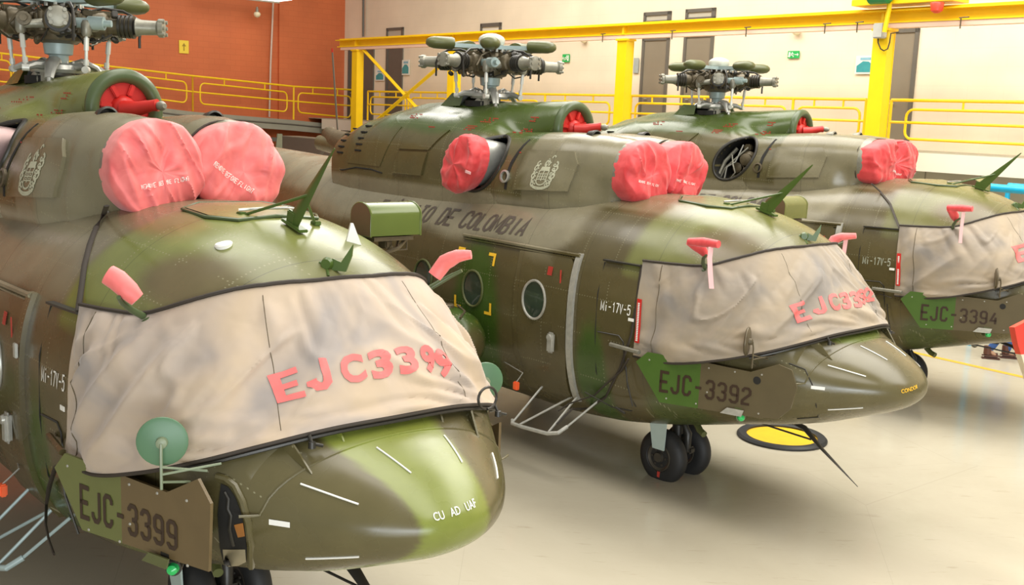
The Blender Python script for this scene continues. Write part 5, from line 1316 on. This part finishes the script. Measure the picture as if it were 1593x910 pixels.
    tipv = Vector((4.73, .0, 3.50)); basev = onroof(4.22, 0)
    def blade():
        d = (tipv - basev); m = MB(); n = 12; vs = []
        for i in range(n + 1):
            t = i / n; p = basev + d * t; w_ = .062 * (1 - t) + .006; 
            f = Vector((d.z, 0, -d.x)).normalized()
            th = .012 * (1 - t) + .003
            vs += [p + f * w_, p + Vector((0, th, 0)), p - f * w_, p - Vector((0, th, 0))]
        fs = [(i * 4 + k, i * 4 + (k + 1) % 4, i * 4 + 4 + (k + 1) % 4, i * 4 + 4 + k) for i in range(n) for k in range(4)] + [(0, 1, 2, 3), tuple(n * 4 + k for k in range(4))]
        m.add(vs, fs); m.box(basev + Vector((.04, 0, .01)), (.24, .07, .02), (0, radians(14), 0), .006); m.box(basev + Vector((.01, 0, .05)), (.10, .03, .10), (0, radians(14), 0), .008)
        return m
    an = part('blade_antenna', blade, GRN, h, key='blade')
    q = basev.lerp(tipv, .42)
    part('antenna_brace', lambda: MB().tube([q, onroof(3.90, -.18)], .010, 6).box(onroof(3.90, -.18, .01), (.06, .05, .03), bev=.005), GRN, an, key='abr1')
    part('antenna_brace', lambda: MB().tube([basev.lerp(tipv, .36), onroof(4.18, .20)], .010, 6).box(onroof(4.18, .2, .01), (.06, .05, .03), bev=.005), GRN, an, key='abr2')
    vb = onroof(4.78, .0)
    part('wire_cutter', lambda: MB().prism([(-.07, .02), (-.03, .03), (.02, .01), (.09, .12), (.085, .05), (.05, -.045), (-.03, -.04)], vb + Vector((0, 0, .05)), (.75, .66, 0), (-.1, 0, 1), .02).tube([vb + Vector((-.05, -.05, .04)), onroof(4.80, -.08, .0)], .010, 6).tube([vb + Vector((-.03, -.05, .04)), onroof(4.70, -.08, .0)], .010, 6).lathe(vb + Vector((-.04, -.05, .05)), (.6, -.8, 0), [(0, .04), (.03, .03)], 12), GRN, h, key='vcut')
    if hid == 1:
        p = on_body(1, 349, 381); part('round_antenna', lambda: MB().lathe(p - Vector((0, 0, .02)), (0, -.25, 1), [(0, .05), (.025, .055), (.035, .048), (.04, .001)], 24), WHITE, h, key='rant')
        p2 = on_body(1, 538, 374); part('shark_fin_antenna', lambda: MB().prism([(0, 0), (.10, -.02), (.045, .12), (.03, .12)], p2 + Vector((0, 0, -.01)), (.3, .95, 0), (0, 0, 1), .025), WHITE, h, key='sfin')
    bc = Vector((3.84, .99, 2.965))
    def podm():
        m = MB(); prof = []
        for a in lin(0, pi, 14): prof.append((.125 * cos(a), .04 + .09 * sin(a)))
        prof = [(.125, -.10)] + prof + [(-.125, -.10)]
        k = len(prof); vs = [(bc.x + a, bc.y - .215, bc.z + b) for a, b in prof] + [(bc.x + a, bc.y + .215, bc.z + b) for a, b in prof]
        vs = [(x, y, z) for x, y, z in vs]
        m.add(vs, [tuple(range(k)), tuple(reversed(range(k, 2 * k)))] + [(i, i + k, (i + 1) % k + k, (i + 1) % k) for i in range(k)])
        for s in (-1, 1): m.tube([(bc.x + a, bc.y + s * .215, bc.z + b) for a, b in prof], .008, 6, closed=True)
        return m
    pd = part('jammer_housing', podm, CAMO if hid != 1 else GRND if False else mat('pod_green_gloss', (.10, .135, .025), .22, var=.12, scale=4), h, key='pod%d' % (hid == 1), paintid=hid if hid != 1 else None, ang=50)
    part('housing_end', lambda: MB().prism([(-.125, -.10), (.125, -.10)] + [(.125 * cos(a), .04 + .09 * sin(a)) for a in lin(0, pi, 14)], bc + Vector((0, -.219, 0)), (1, 0, 0), (0, 0, 1), .006), mat('pod_brown_end', (.12, .075, .04), .45), pd, key='podend')
    part('housing_mount', lambda: MB().box((bc.x, bc.y, bc.z - .125), (.20, .34, .03)).tube([(bc.x + .05, bc.y + .15, bc.z - .13), (bc.x + .08, bc.y + .05, bc.z - .20), (bc.x + .02, bc.y - .12, bc.z - .26), (bc.x + .0, bc.y - .16, bc.z - .34)], .016, 6).tube([(bc.x - .06, bc.y + .16, bc.z - .13), (bc.x - .02, bc.y + .10, bc.z - .22), (bc.x + .06, bc.y, bc.z - .18), (bc.x, bc.y - .05, bc.z - .32)], .010, 6)
         .tube([(bc.x, bc.y + .18, bc.z - .13), (bc.x + .02, bc.y + .17, bc.z - .22), (bc.x, bc.y + .05, bc.z - .22)], .008, 6).box((bc.x + .02, bc.y - .02, bc.z - .17), (.08, .08, .06), (0, 0, .3), .01).tube([(bc.x - .05, bc.y - .1, bc.z - .13), (bc.x - .05, bc.y - .15, bc.z - .4)], .02, 6), BRONZE, pd, key='podm')
    # pitot stalks
    for s in (-1, 1):
        b0 = Vector((4.30, s * .985, 2.50))
        part('pitot_tube', lambda: MB().lathe(b0, (0, s * .6, .8), [(-.03, .06), (.0, .06), (.012, .045), (.014, .02)], 18).tube([b0, b0 + Vector((.04, s * .10, .06)), b0 + Vector((.10, s * .18, .12)), b0 + Vector((.16, s * .22, .16))], [.022, .020, .016, .012], 10), GRND, h, key='pit%d' % s)
    # ---- belly
    part('navigation_lamp', lambda: MB().lathe((4.90, -1.10, 1.22), (.75, -.6, 0), [(-.06, .04), (0, .045), (.02, .045)], 16).box((4.93, -1.12, 1.30), (.14, .06, .05), (0, 0, .3), .008), DARKM if hid == 1 else OLIVE, h, key='nav%d' % (hid == 1))
    part('lamp_lens', lambda: MB().lathe((4.915, -1.112, 1.22), (.75, -.6, 0), [(0, .034), (.03, .028), (.045, .002)], 16), mat('nav_green', (.03, .5, .12), .15), h, key='navl')
    part('lamp_shield', lambda: MB().prism([(-.12, 0), (.08, .0), (.10, .06), (-.06, .06)], (4.88, -1.19, 1.245), (.9, .25, 0), (0, 0, 1), .012), ALU if hid != 1 else OLIVE, h, key='navs%d' % (hid == 1))
    gy = -.13
    gear = part('nose_gear_strut', lambda: MB().tube([(3.46, gy, .92), (3.46, gy, .52)], .062, 16).tube([(3.46, gy, .70), (3.46, gy, .30)], .045, 16).tube([(3.46, gy - .30, .29), (3.46, gy + .30, .29)], .035, 12).tube([(3.56, gy - .03, .66), (3.62, gy - .03, .56), (3.62, gy - .03, .38), (3.52, gy - .03, .30)], [.03, .045, .045, .03], 12).box((3.62, gy, .38), (.12, .1, .08), bev=.02).lathe((3.46, gy, .62), (0, 0, 1), [(0, .07), (.03, .085), (.06, .085), (.09, .07)], 20), DARKM, h, key='gear')
    for s in (-1, 1): wheel(h, (3.45, gy + s * .205, .2975), .2975, .185, gear, 'nw%d' % s)
    part('gear_door', lambda: MB().prism([(-.13, .08), (.13, .08), (.08, -.40), (-.07, -.40)], (3.47, -.50, .80), (1, .05, 0), (0, -.10, 1), .016), mat('gear_door_pale', (.46, .55, .50), .4, var=.1), h, key='gdoor')
    part('exhaust_duct', lambda: MB().tube([(3.85, -.35, .78), (3.95, -.40, .72), (4.02, -.42, .70)], .035, 12), OLIVE, h, key='duct')
    for s in (-1, 1):
        mg = part('main_gear_strut', lambda: MB().tube([(-.8, s * 1.1, .95), (-.82, s * 2.05, .45)], .05, 12).tube([(-.3, s * 1.1, .8), (-.8, s * 2.0, .43)], .04, 12).tube([(-.8, s * 1.15, 1.6), (-.8, s * 2.02, .5)], .055, 12).tube([(-.8, s * 1.95, .43), (-.8, s * 2.3, .43)], .05, 12), DARKM, h, key='mg%d' % s)
        wheel(h, (-.8, s * 2.2, .43), .43, .28, mg, 'mw%d' % s)
        tk = part('external_fuel_tank', lambda: MB().lathe((-1.9, s * 1.62, 1.32), (1, 0, 0), [(0, .05), (.05, .2), (.2, .31), (.4, .37), (3.2, .37), (3.42, .34), (3.56, .26), (3.64, .15), (3.67, .002)], 36), CAMO, h, key='tank%d%d' % (s, hid), paintid=hid, ang=60)
        part('tank_strap', lambda: (lambda m: [m.tube([(x, s * 1.62 + .378 * cos(a), 1.32 + .378 * sin(a)) for a in [2 * pi * k / 32 for k in range(32)]], .014, 6, closed=True) for x in (-1.2, -.1, 1.1)] and m)(MB()), ALU, tk, key='tks%d' % s)
    part('tank_filler', lambda: MB().lathe((1.3, -1.62, 1.68), (0, 0, 1), [(0, .06), (.03, .06), (.04, .05)], 18).tube([(1.25, -1.45, 1.68), (1.5, -1.55, 1.66), (1.6, -1.7, 1.62)], .014, 6), BRONZE, h, key='tkf')
    # boarding ladder under the door
    def ladder():
        m = MB(); y = -1.45; m.tube([(2.22, y + .02, .58), (2.24, y, .545), (2.40, y, .545), (2.78, y, .57), (2.90, y + .04, .60), (2.93, y + .14, .66)], .022, 10)
        for a, b in (((2.24, y, .55), (2.30, -1.0, .98)), ((2.78, y, .57), (2.84, -1.02, .98)), ((2.34, y, .55), (2.72, -1.0, .90)), ((2.93, y + .14, .66), (3.14, -1.02, .98))): m.tube([a, b], .012, 8)
        return m
    part('boarding_ladder', ladder, TEAL if hid == 1 else ALU, h, key='lad%d' % (hid == 1))
    part('belly_whip_antenna', lambda: MB().tube([(4.62, .05, .96), (4.86, .08, .90), (5.05, .13, .72), (5.42, .22, .42)], [.045, .05, .03, .006], 8, flat=.4).tube([(4.35, -.1, .88), (4.95, .08, .80)], .010, 6).box((4.62, .05, .93), (.14, .07, .05), bev=.01), DARKM, h, key='whip')
    part('belly_sensor', lambda: MB().lathe((4.30, .25, .90), (0, 0, -1), [(0, .03), (.06, .05), (.10, .05), (.13, .02)], 14), GREYM, h, key='bsens')
    rotor_head(h, hid, blade_phase)
    if hid == 3:   # tail pylon and tail rotor reach out behind the middle aircraft
        tx = -10.3
        fn_ = part('tail_pylon', lambda: MB().tube([(-9.4, 0, 3.05), (-9.9, .05, 3.12), (-10.3, .12, 3.30)], [.26, .23, .14], 20, flat=1.2), BRONZE, h, key='pyl')
        hb = Vector((tx, .42, 3.28))
        part('tail_gearbox', lambda: MB().tube([(tx, .05, 3.28), (tx, .46, 3.28)], [.13, .08], 18).lathe((tx, .2, 3.28), (0, 1, 0), [(0, .15), (.05, .17), (.1, .12), (.2, .09), (.26, .11), (.3, .06)], 18).box((tx - .1, .15, 3.2), (.2, .15, .15), bev=.02), BRONZE, h, key='tgb')
        for k, a in enumerate((97, 217, 337)):
            d = Vector((cos(radians(a)), 0, sin(radians(a))))
            tb = part('tail_rotor_blade', lambda: MB().tube([hb + d * t for t in (.1, .3, .42, 1.0, 1.88)], [.03, .03, .035, .032, .028], 10, flat=.25, up=(0, 1, 0)), mat('tail_blade_grey', (.16, .15, .12), .4), h, key='tbl%d' % k)
            part('red_tip', lambda: MB().tube([hb + d * t for t in (1.86, 1.95)], [.030, .026], 10, flat=.25, up=(0, 1, 0)), RED, tb, key='tbt%d' % k)
    return h

phase = lambda px: px - POSE[1][2]
build_heli(1, 'nearest helicopter, olive camouflage with bright green nose stripe, numbered EJC-3399', radians(5) - POSE[1][2])
build_heli(2, 'middle helicopter, olive camouflage with plain brown nose, numbered EJC-3392', radians(18) - POSE[2][2])
build_heli(3, 'farthest helicopter, numbered EJC-3394, with open exhaust bay showing engine pipes', radians(8 - 36) - POSE[3][2])

# ------------------------------------------------------------------ fitted covers: things that lie on the aircraft
NUM = {1: 'EJC3399', 2: 'EJC3392', 3: 'EJC3394'}
LQ = {1: [[(432, 628), (477, 617), (460, 571), (415, 585)], [(480, 611), (520, 603), (506, 554), (472, 561)], [(537, 601), (573, 590), (561, 549), (522, 556)], [(581, 592), (613, 586), (603, 542), (569, 548)], [(623, 585), (655, 578), (642, 536), (610, 542)], [(664, 581), (682, 579), (667, 537), (650, 538)], [(686, 588), (704, 587), (690, 543), (671, 543)]],
 2: [[(1240, 503), (1264, 496), (1250, 468), (1227, 476)], [(1266, 491), (1288, 487), (1277, 458), (1265, 462)], [(1294, 485), (1309, 481), (1299, 456), (1284, 459)], [(1312, 482), (1327, 480), (1316, 454), (1303, 457)], [(1330, 480), (1345, 478), (1331, 452), (1319, 455)]],
 3: [[(1584, 409), (1604, 404), (1596, 378), (1573, 384)]]}
WHO = {1: 'nearest', 2: 'middle', 3: 'farthest'}
for hid in (1, 2, 3):
    e = root(hid, 'cockpit_cover', 'tan cloth cockpit cover with pink-red lettering %s on the %s helicopter' % (NUM[hid], WHO[hid]), 'cockpit cover', 'cockpit covers')
    cm = cover_mb(hid)
    part('cloth', cm, TAN if hid == 1 else TANB, e, key=False, ang=60)
    cb = BVHTree.FromPolygons([tuple(v) for v in cm.v], cm.f)
    part('hem', MB().tube([cover_pt(s, 1, hid) + Vector((0, 0, .006)) for s in lin(0, 1, 120)], .013, 6), STRAP, e, key=False)
    part('lower_hem', MB().tube([cover_pt(s, 0, hid) + Vector((0, 0, -.012)) for s in lin(.0, 1, 120)], .011, 6), STRAP, e, key=False)
    part('seam', MB().tube([cover_pt(.045 + .012 * v, v, hid) + Vector((0, -.002, 0)) for v in lin(.02, .98, 24)], .004, 5), BRONZE, e, key=False)
    for q in (.36, .62): part('seam', MB().tube([cover_pt(q, v, hid) for v in lin(.05, .95, 24)], .0025, 5), BRONZE, e, key=False)
    # painted number: each character set on the cloth, rising to the port side
    m = MB(); last = None
    for k, ch in enumerate(NUM[hid]):
        vf = block2d(ch, .92) if ch in 'EJ' else text2d(ch, bold=.045)
        if k < len(LQ[hid]):
            q3 = []
            for u, v in LQ[hid][k]:
                o_ = PI[hid] @ CAM; d_ = PI[hid].to_3x3() @ ray(u, v); r_ = cast(cb, o_, d_, 0)
                q3.append(r_[0] if r_ else loc(hid, u, v, 'y', .6))
            n_ = (q3[1] - q3[0]).cross(q3[3] - q3[0]).normalized(); last = q3
            q = decal_mb(vf, q3, cb, -n_, .006, .03, back=.3)
        else:
            last = [Vector((5.9, p.y + .20, p.z + .002)) for p in last]
            q = decal_mb(vf, last, cb, (-1, 0, 0), .006, .03, back=.5)
        m.add(q.v, q.f)
    part('painted_number', m, LET, e, key=False, ang=180)
    if hid > 1:
        sp = [cover_pt(.012, v, hid) + Vector((0, -.012, 0)) for v in lin(.14, .60, 8)]
        t = part('warning_streamer', ribbon([p for p in sp], .055, .003, (1, 0, 0)), RED, e, key=False)
        part('streamer_lettering', (lambda m: [m.box(sp[0].lerp(sp[-1], .06 + .88 * i / 22) + Vector((0, -.008, 0)), (.022, .003, .012)) for i in range(22)] and m)(MB()), WHITE, t, key=False)
    # straps
    def L3(pts): return [loc(hid, u, v, 'y', y) for u, v, y in pts]
    def OB(pts, off=.015): return [on_body(hid, u, v, off) for u, v in pts]
    if hid == 1:
        part('strap', MB().tube([cover_pt(.0, .96, 1) + Vector((-.01, 0, 0))] + OB([(131, 440), (134, 415), (142, 382), (152, 355), (163, 336)]) + [loc(1, 166, 320, 'y', -.95)], .018, 8, flat=.35, up=(0, 0, 1)), STRAP, e, key=False)
        part('strap', MB().tube([Vector((3.72, -1.33, 1.52))] + OB([(84, 752), (72, 785)], .03) + [loc(1, 71, 815, 'y', -1.28), loc(1, 76, 840, 'y', -1.28), loc(1, 84, 862, 'y', -1.28)], .02, 8, flat=.4, up=(1, 0, 0)), STRAP, e, key=False)
        part('cord', MB().tube([cover_pt(.655 + .01 * sin(a), 0, 1) + Vector((.05 + .0 * a, .05 * sin(a), .04 - .07 * cos(a))) for a in lin(0, 6, 20)], .009, 6), DARKM, e, key=False)
    if hid == 2:
        part('strap', MB().tube([cover_pt(.0, .96, 2) + Vector((-.01, 0, 0))] + OB([(985, 520), (968, 570), (945, 615), (918, 632)], .03) + [loc(2, 890, 636, 'y', -1.32), loc(2, 866, 660, 'y', -1.42)], .013, 8, flat=.4, up=(0, 0, 1)), STRAP, e, key=False)
        part('strap', MB().tube([Vector((3.72, -1.33, 1.55))] + OB([(970, 575), (945, 596), (928, 612)], .03) + [loc(2, 885, 628, 'y', -1.3), loc(2, 868, 640, 'y', -1.4)], .014, 8, flat=.4, up=(0, 0, 1)), STRAP, e, key=False)
    if hid == 3:
        part('strap', MB().tube([cover_pt(.0, .97, 3)] + OB([(1385, 318), (1370, 300)], .02) + [loc(3, 1356, 286, 'y', -.92)], .016, 8, flat=.4, up=(0, 0, 1)), STRAP, e, key=False)
        part('strap', MB().tube([Vector((3.72, -1.33, 1.55))] + OB([(1368, 456), (1352, 470)], .03), .012, 8, flat=.4, up=(0, 0, 1)), STRAP, e, key=False)

def warn_text(par, bvh, c, txt='REMOVE BEFORE FLIGHT', m=WHITE):
    part('warning_lettering', decal_mb(block2d(txt, .5, .95), c, bvh, (-1, 0, 0), .009, .010, back=.6), m, par, key=False, ang=180)
def quad_on(hid, pts, x): return [loc(hid, u, v, 'x', x) for u, v in pts]
SIDE = {-1: 'left', 1: 'right'}
for hid in (1, 2):
    for s in (-1, 1):
        e = root(hid, 'intake_cover', '%s cloth cover over the %s engine intake of the %s helicopter' % ('pink-red faded' if hid == 1 else 'bright red', SIDE[s], WHO[hid]), 'engine cover', 'engine intake covers')
        b = intake_bag((s * .335 if s < 0 else .285, 3.268), .332, .350, 2.69, .36, hid * 10 + s * 2.3)
        part('cloth', b, REDP if hid == 1 else REDC, e, key=False, ang=70)
        bv = BVHTree.FromPolygons([tuple(v) for v in b.v], b.f)
        pc_ = {(1, -1): [(233, 297), (307, 283), (306, 276), (232, 290)], (1, 1): [(347, 259), (404, 304), (409, 297), (351, 252)], (2, -1): [(1011, 286), (1040, 293), (1041, 289), (1012, 282)], (2, 1): [(1067, 283), (1098, 291), (1099, 287), (1068, 279)]}[(hid, s)]
        warn_text(e, bv, quad_on(hid, pc_, 3.2))
        part('draw_cord', MB().tube([(2.71, (s * .335 if s < 0 else .285) + .345 * cos(a), 3.268 + .362 * sin(a)) for a in [2 * pi * k / 40 for k in range(40)]], .009, 6, closed=True), STRAP, e, key=False)
e = root(3, 'intake_cover', 'wide red cloth cover over both engine intakes of the farthest helicopter', 'engine cover', 'engine intake covers')
b = intake_bag((.02, 3.27), .665, .335, 2.72, .40, 5.2, lobes=True); part('cloth', b, REDC, e, key=False, ang=70)
bv = BVHTree.FromPolygons([tuple(v) for v in b.v], b.f)
for pts in ([(1377, 266), (1392, 273), (1393, 270), (1378, 263)], [(1412, 272), (1429, 267), (1429, 264), (1412, 269)]): warn_text(e, bv, quad_on(3, pts, 3.0))
part('draw_cord', MB().tube([(2.75, .02 + .68 * cos(a) * (abs(cos(a)) ** 3.2 + abs(sin(a)) ** 3.2) ** (-1 / 3.2), 3.27 + .346 * sin(a) * (abs(cos(a)) ** 3.2 + abs(sin(a)) ** 3.2) ** (-1 / 3.2)) for a in [2 * pi * k / 48 for k in range(48)]], .009, 6, closed=True), STRAP, e, key=False)
# exhaust cover on the middle aircraft
e = root(2, 'exhaust_cover', 'red cloth cover over the side exhaust pipe of the middle helicopter', 'exhaust cover')
def exbag():
    m = MB(); nu, nv = 72, 18; vs = []; c = Vector((.83, -.92, 3.24))
    for j in range(nv):
        t = j / (nv - 1)
        for i in range(nu):
            a = 2 * pi * i / nu; n2 = noise.noise(Vector((a * 3.4, t * 2.5, 3))); n3 = noise.noise(Vector((a * 8, t * 6, 9)))
            r = (1.0 + .10 * t / .4) if t < .4 else 1.10 * max(0, cos((t - .4) / .6 * pi / 2)) ** .38
            r *= 1 + .16 * (-abs(n2) + .2) * sin(pi * min(1, t * 1.05)) * (1 - sm((t - .4) / .3)) + .03 * n3 * (1 - t)
            z = .315 * r * sin(a); x = .245 * r * cos(a) + .30 * z; y = -.26 * min(1, t / .6) - .05 * sm((t - .4) / .6)
            ff = noise.noise(Vector((x * 10 + z * 3, z * 4, 2.2))); vs.append(c + Vector((x, y - sm((t - .3) / .3) * ((.2 - abs(ff)) * .10), z)))
    fs = [(j * nu + i, j * nu + (i + 1) % nu, (j + 1) * nu + (i + 1) % nu, (j + 1) * nu + i) for j in range(nv - 1) for i in range(nu)]; fs.append(tuple(range((nv - 1) * nu, nv * nu)))
    return m.add(vs, fs)
part('cloth', exbag(), REDC, e, key=False, ang=70)
part('white_label', MB().box(loc(2, 728, 268, 'y', -1.30), (.09, .008, .03), (0, radians(10), 0)), RIB, e, key=False)

# pitot covers
def sleeve(hid, name_lbl, pts, rad, ax, rib=None, m=REDC, colr=None):
    e = root(hid, 'pitot_cover', name_lbl, 'pitot cover', 'pitot covers')
    P3 = [loc(hid, u, v, 'y', y) for u, v, y in pts]
    Q = [P3[0]]
    for a, b in zip(P3[:-1], P3[1:]): Q += [a.lerp(b, .5), b]
    rr = []
    for i in range(len(Q)):
        t = i / (len(Q) - 1) * (len(rad) - 1); k = min(int(t), len(rad) - 2); rr.append(rad[k] + (rad[k + 1] - rad[k]) * (t - k))
    b = MB().tube(Q, rr, 14, flat=1.0, up=(0, 0, 1))
    for i, v in enumerate(b.v): b.v[i] = v + Vector((1, -1, .6)) * noise.noise(v * 14) * .008
    part('cloth', b, m, e, key=False, ang=60)
    if rib:
        R3 = [loc(hid, u, v, 'y', y) for u, v, y in rib]; part('streamer', ribbon(R3, .045, .0015, (.66, .75, 0)), RIB, e, key=False)
sleeve(1, 'salmon pink cloth pitot cover at the left of the nearest helicopter windscreen', [(214, 466, -1.10), (200, 452, -1.14), (183, 436, -1.18), (168, 427, -1.22)], [.045, .058, .062, .058], 0, m=REDP)
sleeve(1, 'salmon pink cloth pitot cover at the right of the nearest helicopter windscreen', [(676, 430, .92), (692, 408, .98), (712, 398, 1.02), (733, 396, 1.08)], [.05, .055, .045, .03], 0, m=REDP)
sleeve(2, 'red T-shaped pitot cover with pink streamer above the middle helicopter cockpit cover', [(1099, 398, -1.05), (1092, 388, -1.1), (1080, 380, -1.15), (1070, 376, -1.2)], [.03, .05, .05, .03], 0, rib=[(1106, 384, -1.22), (1104, 402, -1.23), (1105, 424, -1.24), (1107, 449, -1.24)])
e = bpy.data.objects[-1] if False else None
sleeve(2, 'red pitot cover with twisted pink streamer beyond the middle helicopter roof', [(1292, 382, .98), (1297, 373, 1.02), (1310, 368, 1.06), (1332, 367, 1.12)], [.045, .05, .04, .03], 0, rib=[(1316, 372, 1.1), (1314, 385, 1.1), (1312, 398, 1.1), (1310, 409, 1.1)], m=REDP)
sleeve(3, 'red pitot cover with pink streamer above the farthest helicopter cockpit cover', [(1488, 344, -1.05), (1485, 336, -1.1), (1482, 330, -1.15), (1476, 325, -1.2)], [.03, .055, .055, .035], 0, rib=[(1499, 330, -1.22), (1497, 345, -1.23), (1495, 360, -1.24), (1494, 378, -1.24)])
# cross bars of the two T-shaped covers
for nm, hid, pts in (('middle', 2, [(1072, 376, -1.2), (1095, 377, -1.2), (1118, 380, -1.2)]), ('farthest', 3, [(1474, 323, -1.2), (1495, 324, -1.2), (1513, 325, -1.2)])):
    par = [o for o in COL.objects if o.name.startswith('pitot_cover') and nm in o['label'] and 'above' in o['label']][0]
    P3 = [loc(hid, u, v, 'y', y) for u, v, y in pts]
    part('cover_arm', MB().tube(P3, [.035, .045, .035], 12), REDC, par, key=False, ang=60)
# red flag under the middle aircraft
e = root(2, 'warning_block', 'small orange-red block hanging under the cabin of the middle helicopter', 'warning flag')
p = loc(2, 803, 600, 'y', -1.35); part('block', MB().box(p, (.07, .05, .09), bev=.01), mat('flag_orange', (.85, .12, .03), .5), e, key=False); part('cord', MB().tube([p + Vector((0, 0, .04)), p + Vector((-.03, .12, .12)), p + Vector((-.6, .25, .16))], .006, 5), ALU, e, key=False)

e = root(1, 'warning_block', 'small orange-red block hanging under the cabin of the nearest helicopter at the far left edge', 'warning flag')
p = loc(1, 4, 762, 'y', -1.35); part('block', MB().box(p, (.07, .05, .09), bev=.01), mat('flag_orange', (.85, .12, .03), .5), e, key=False); part('cord', MB().tube([p + Vector((0, 0, .04)), p + Vector((-.03, .12, .12)), p + Vector((-.6, .25, .16))], .006, 5), ALU, e, key=False)

# person walking behind the farthest aircraft: boots and jeans show under it
def person(loc_, yaw):
    e = empty('person', loc_, (0, 0, yaw)); tag(e, 'person in blue jeans and brown boots walking behind the farthest helicopter', 'person')
    J = dict(pel=(0, 0, .95), sp=(0, 0, 1.15), ch=(.0, 0, 1.36), nk=(0, 0, 1.52), hd=(.02, 0, 1.60), hd2=(.03, 0, 1.72), hL=(0, .10, .90), kL=(.14, .10, .50), aL=(.10, .10, .10), hR=(0, -.10, .90), kR=(-.02, -.10, .50), aR=(-.22, -.10, .14),
             sL=(0, .19, 1.43), eL=(-.10, .25, 1.17), wL=(-.02, .25, .93), mL=(.0, .25, .84), sR=(0, -.19, 1.43), eR=(.06, -.25, 1.17), wR=(.2, -.23, .97), mR=(.25, -.22, .88), tL=(.22, .10, .05), tR=(-.10, -.10, .06))
    Rr = dict(pel=.15, sp=.135, ch=.16, nk=.06, hd=.085, hd2=.095, hL=.09, kL=.06, aL=.045, hR=.09, kR=.06, aR=.045, sL=.06, eL=.042, wL=.03, mL=.035, sR=.06, eR=.042, wR=.03, mR=.035, tL=.035, tR=.035)
    E_ = [('pel', 'sp'), ('sp', 'ch'), ('ch', 'nk'), ('nk', 'hd'), ('hd', 'hd2'), ('pel', 'hL'), ('hL', 'kL'), ('kL', 'aL'), ('aL', 'tL'), ('pel', 'hR'), ('hR', 'kR'), ('kR', 'aR'), ('aR', 'tR'), ('ch', 'sL'), ('sL', 'eL'), ('eL', 'wL'), ('wL', 'mL'), ('ch', 'sR'), ('sR', 'eR'), ('eR', 'wR'), ('wR', 'mR')]
    ks = list(J)
    def skin(keys, edges, nm, m, grow=0):
        me = bpy.data.meshes.new(nm); ix = {k: i for i, k in enumerate(keys)}
        me.from_pydata([J[k] for k in keys], [(ix[a], ix[b]) for a, b in edges], []); o = bpy.data.objects.new(nm, me); COL.objects.link(o); o.parent = e
        md = o.modifiers.new('s', 'SKIN'); sd = me.skin_vertices[0].data
        for k in keys: sd[ix[k]].radius = (Rr[k] + grow,) * 2
        sd[0].use_root = True; s2 = o.modifiers.new('d', 'SUBSURF'); s2.levels = s2.render_levels = 2
        me.materials.append(m); return o
    skin(ks, E_, 'body', mat('skin_tone', (.42, .24, .15), .5))
    skin(['pel', 'hL', 'kL', 'aL', 'hR', 'kR', 'aR'], [('pel', 'hL'), ('hL', 'kL'), ('kL', 'aL'), ('pel', 'hR'), ('hR', 'kR'), ('kR', 'aR')], 'jeans', mat('jeans_blue', (.03, .09, .28), .7, var=.3), .018)
    skin(['ch', 'sp', 'pel', 'nk', 'sL', 'eL', 'wL', 'sR', 'eR', 'wR'], [('ch', 'sp'), ('sp', 'pel'), ('ch', 'nk'), ('ch', 'sL'), ('sL', 'eL'), ('eL', 'wL'), ('ch', 'sR'), ('sR', 'eR'), ('eR', 'wR')], 'jacket', mat('jacket_olive', (.1, .11, .06), .7), .016)
    for y, x in ((.10, .14), (-.10, -.18)):
        part('boot', MB().box((x, y, .06), (.29, .11, .10), bev=.04).tube([(x - .06, y, .08), (x - .06, y, .22)], .065, 14).box((x, y, .012), (.30, .11, .024), bev=.01), mat('boot_brown', (.10, .035, .02), .5), e, key=False)
    part('hair', MB().lathe((.01, 0, 1.70), (0, 0, 1), [(-.03, .10), (.03, .105), (.09, .08), (.12, .01)], 20), DARKM, e, key=False)
    return e
pp = at_z(1557, 558, 0); person((pp.x, pp.y, 0), radians(-15))
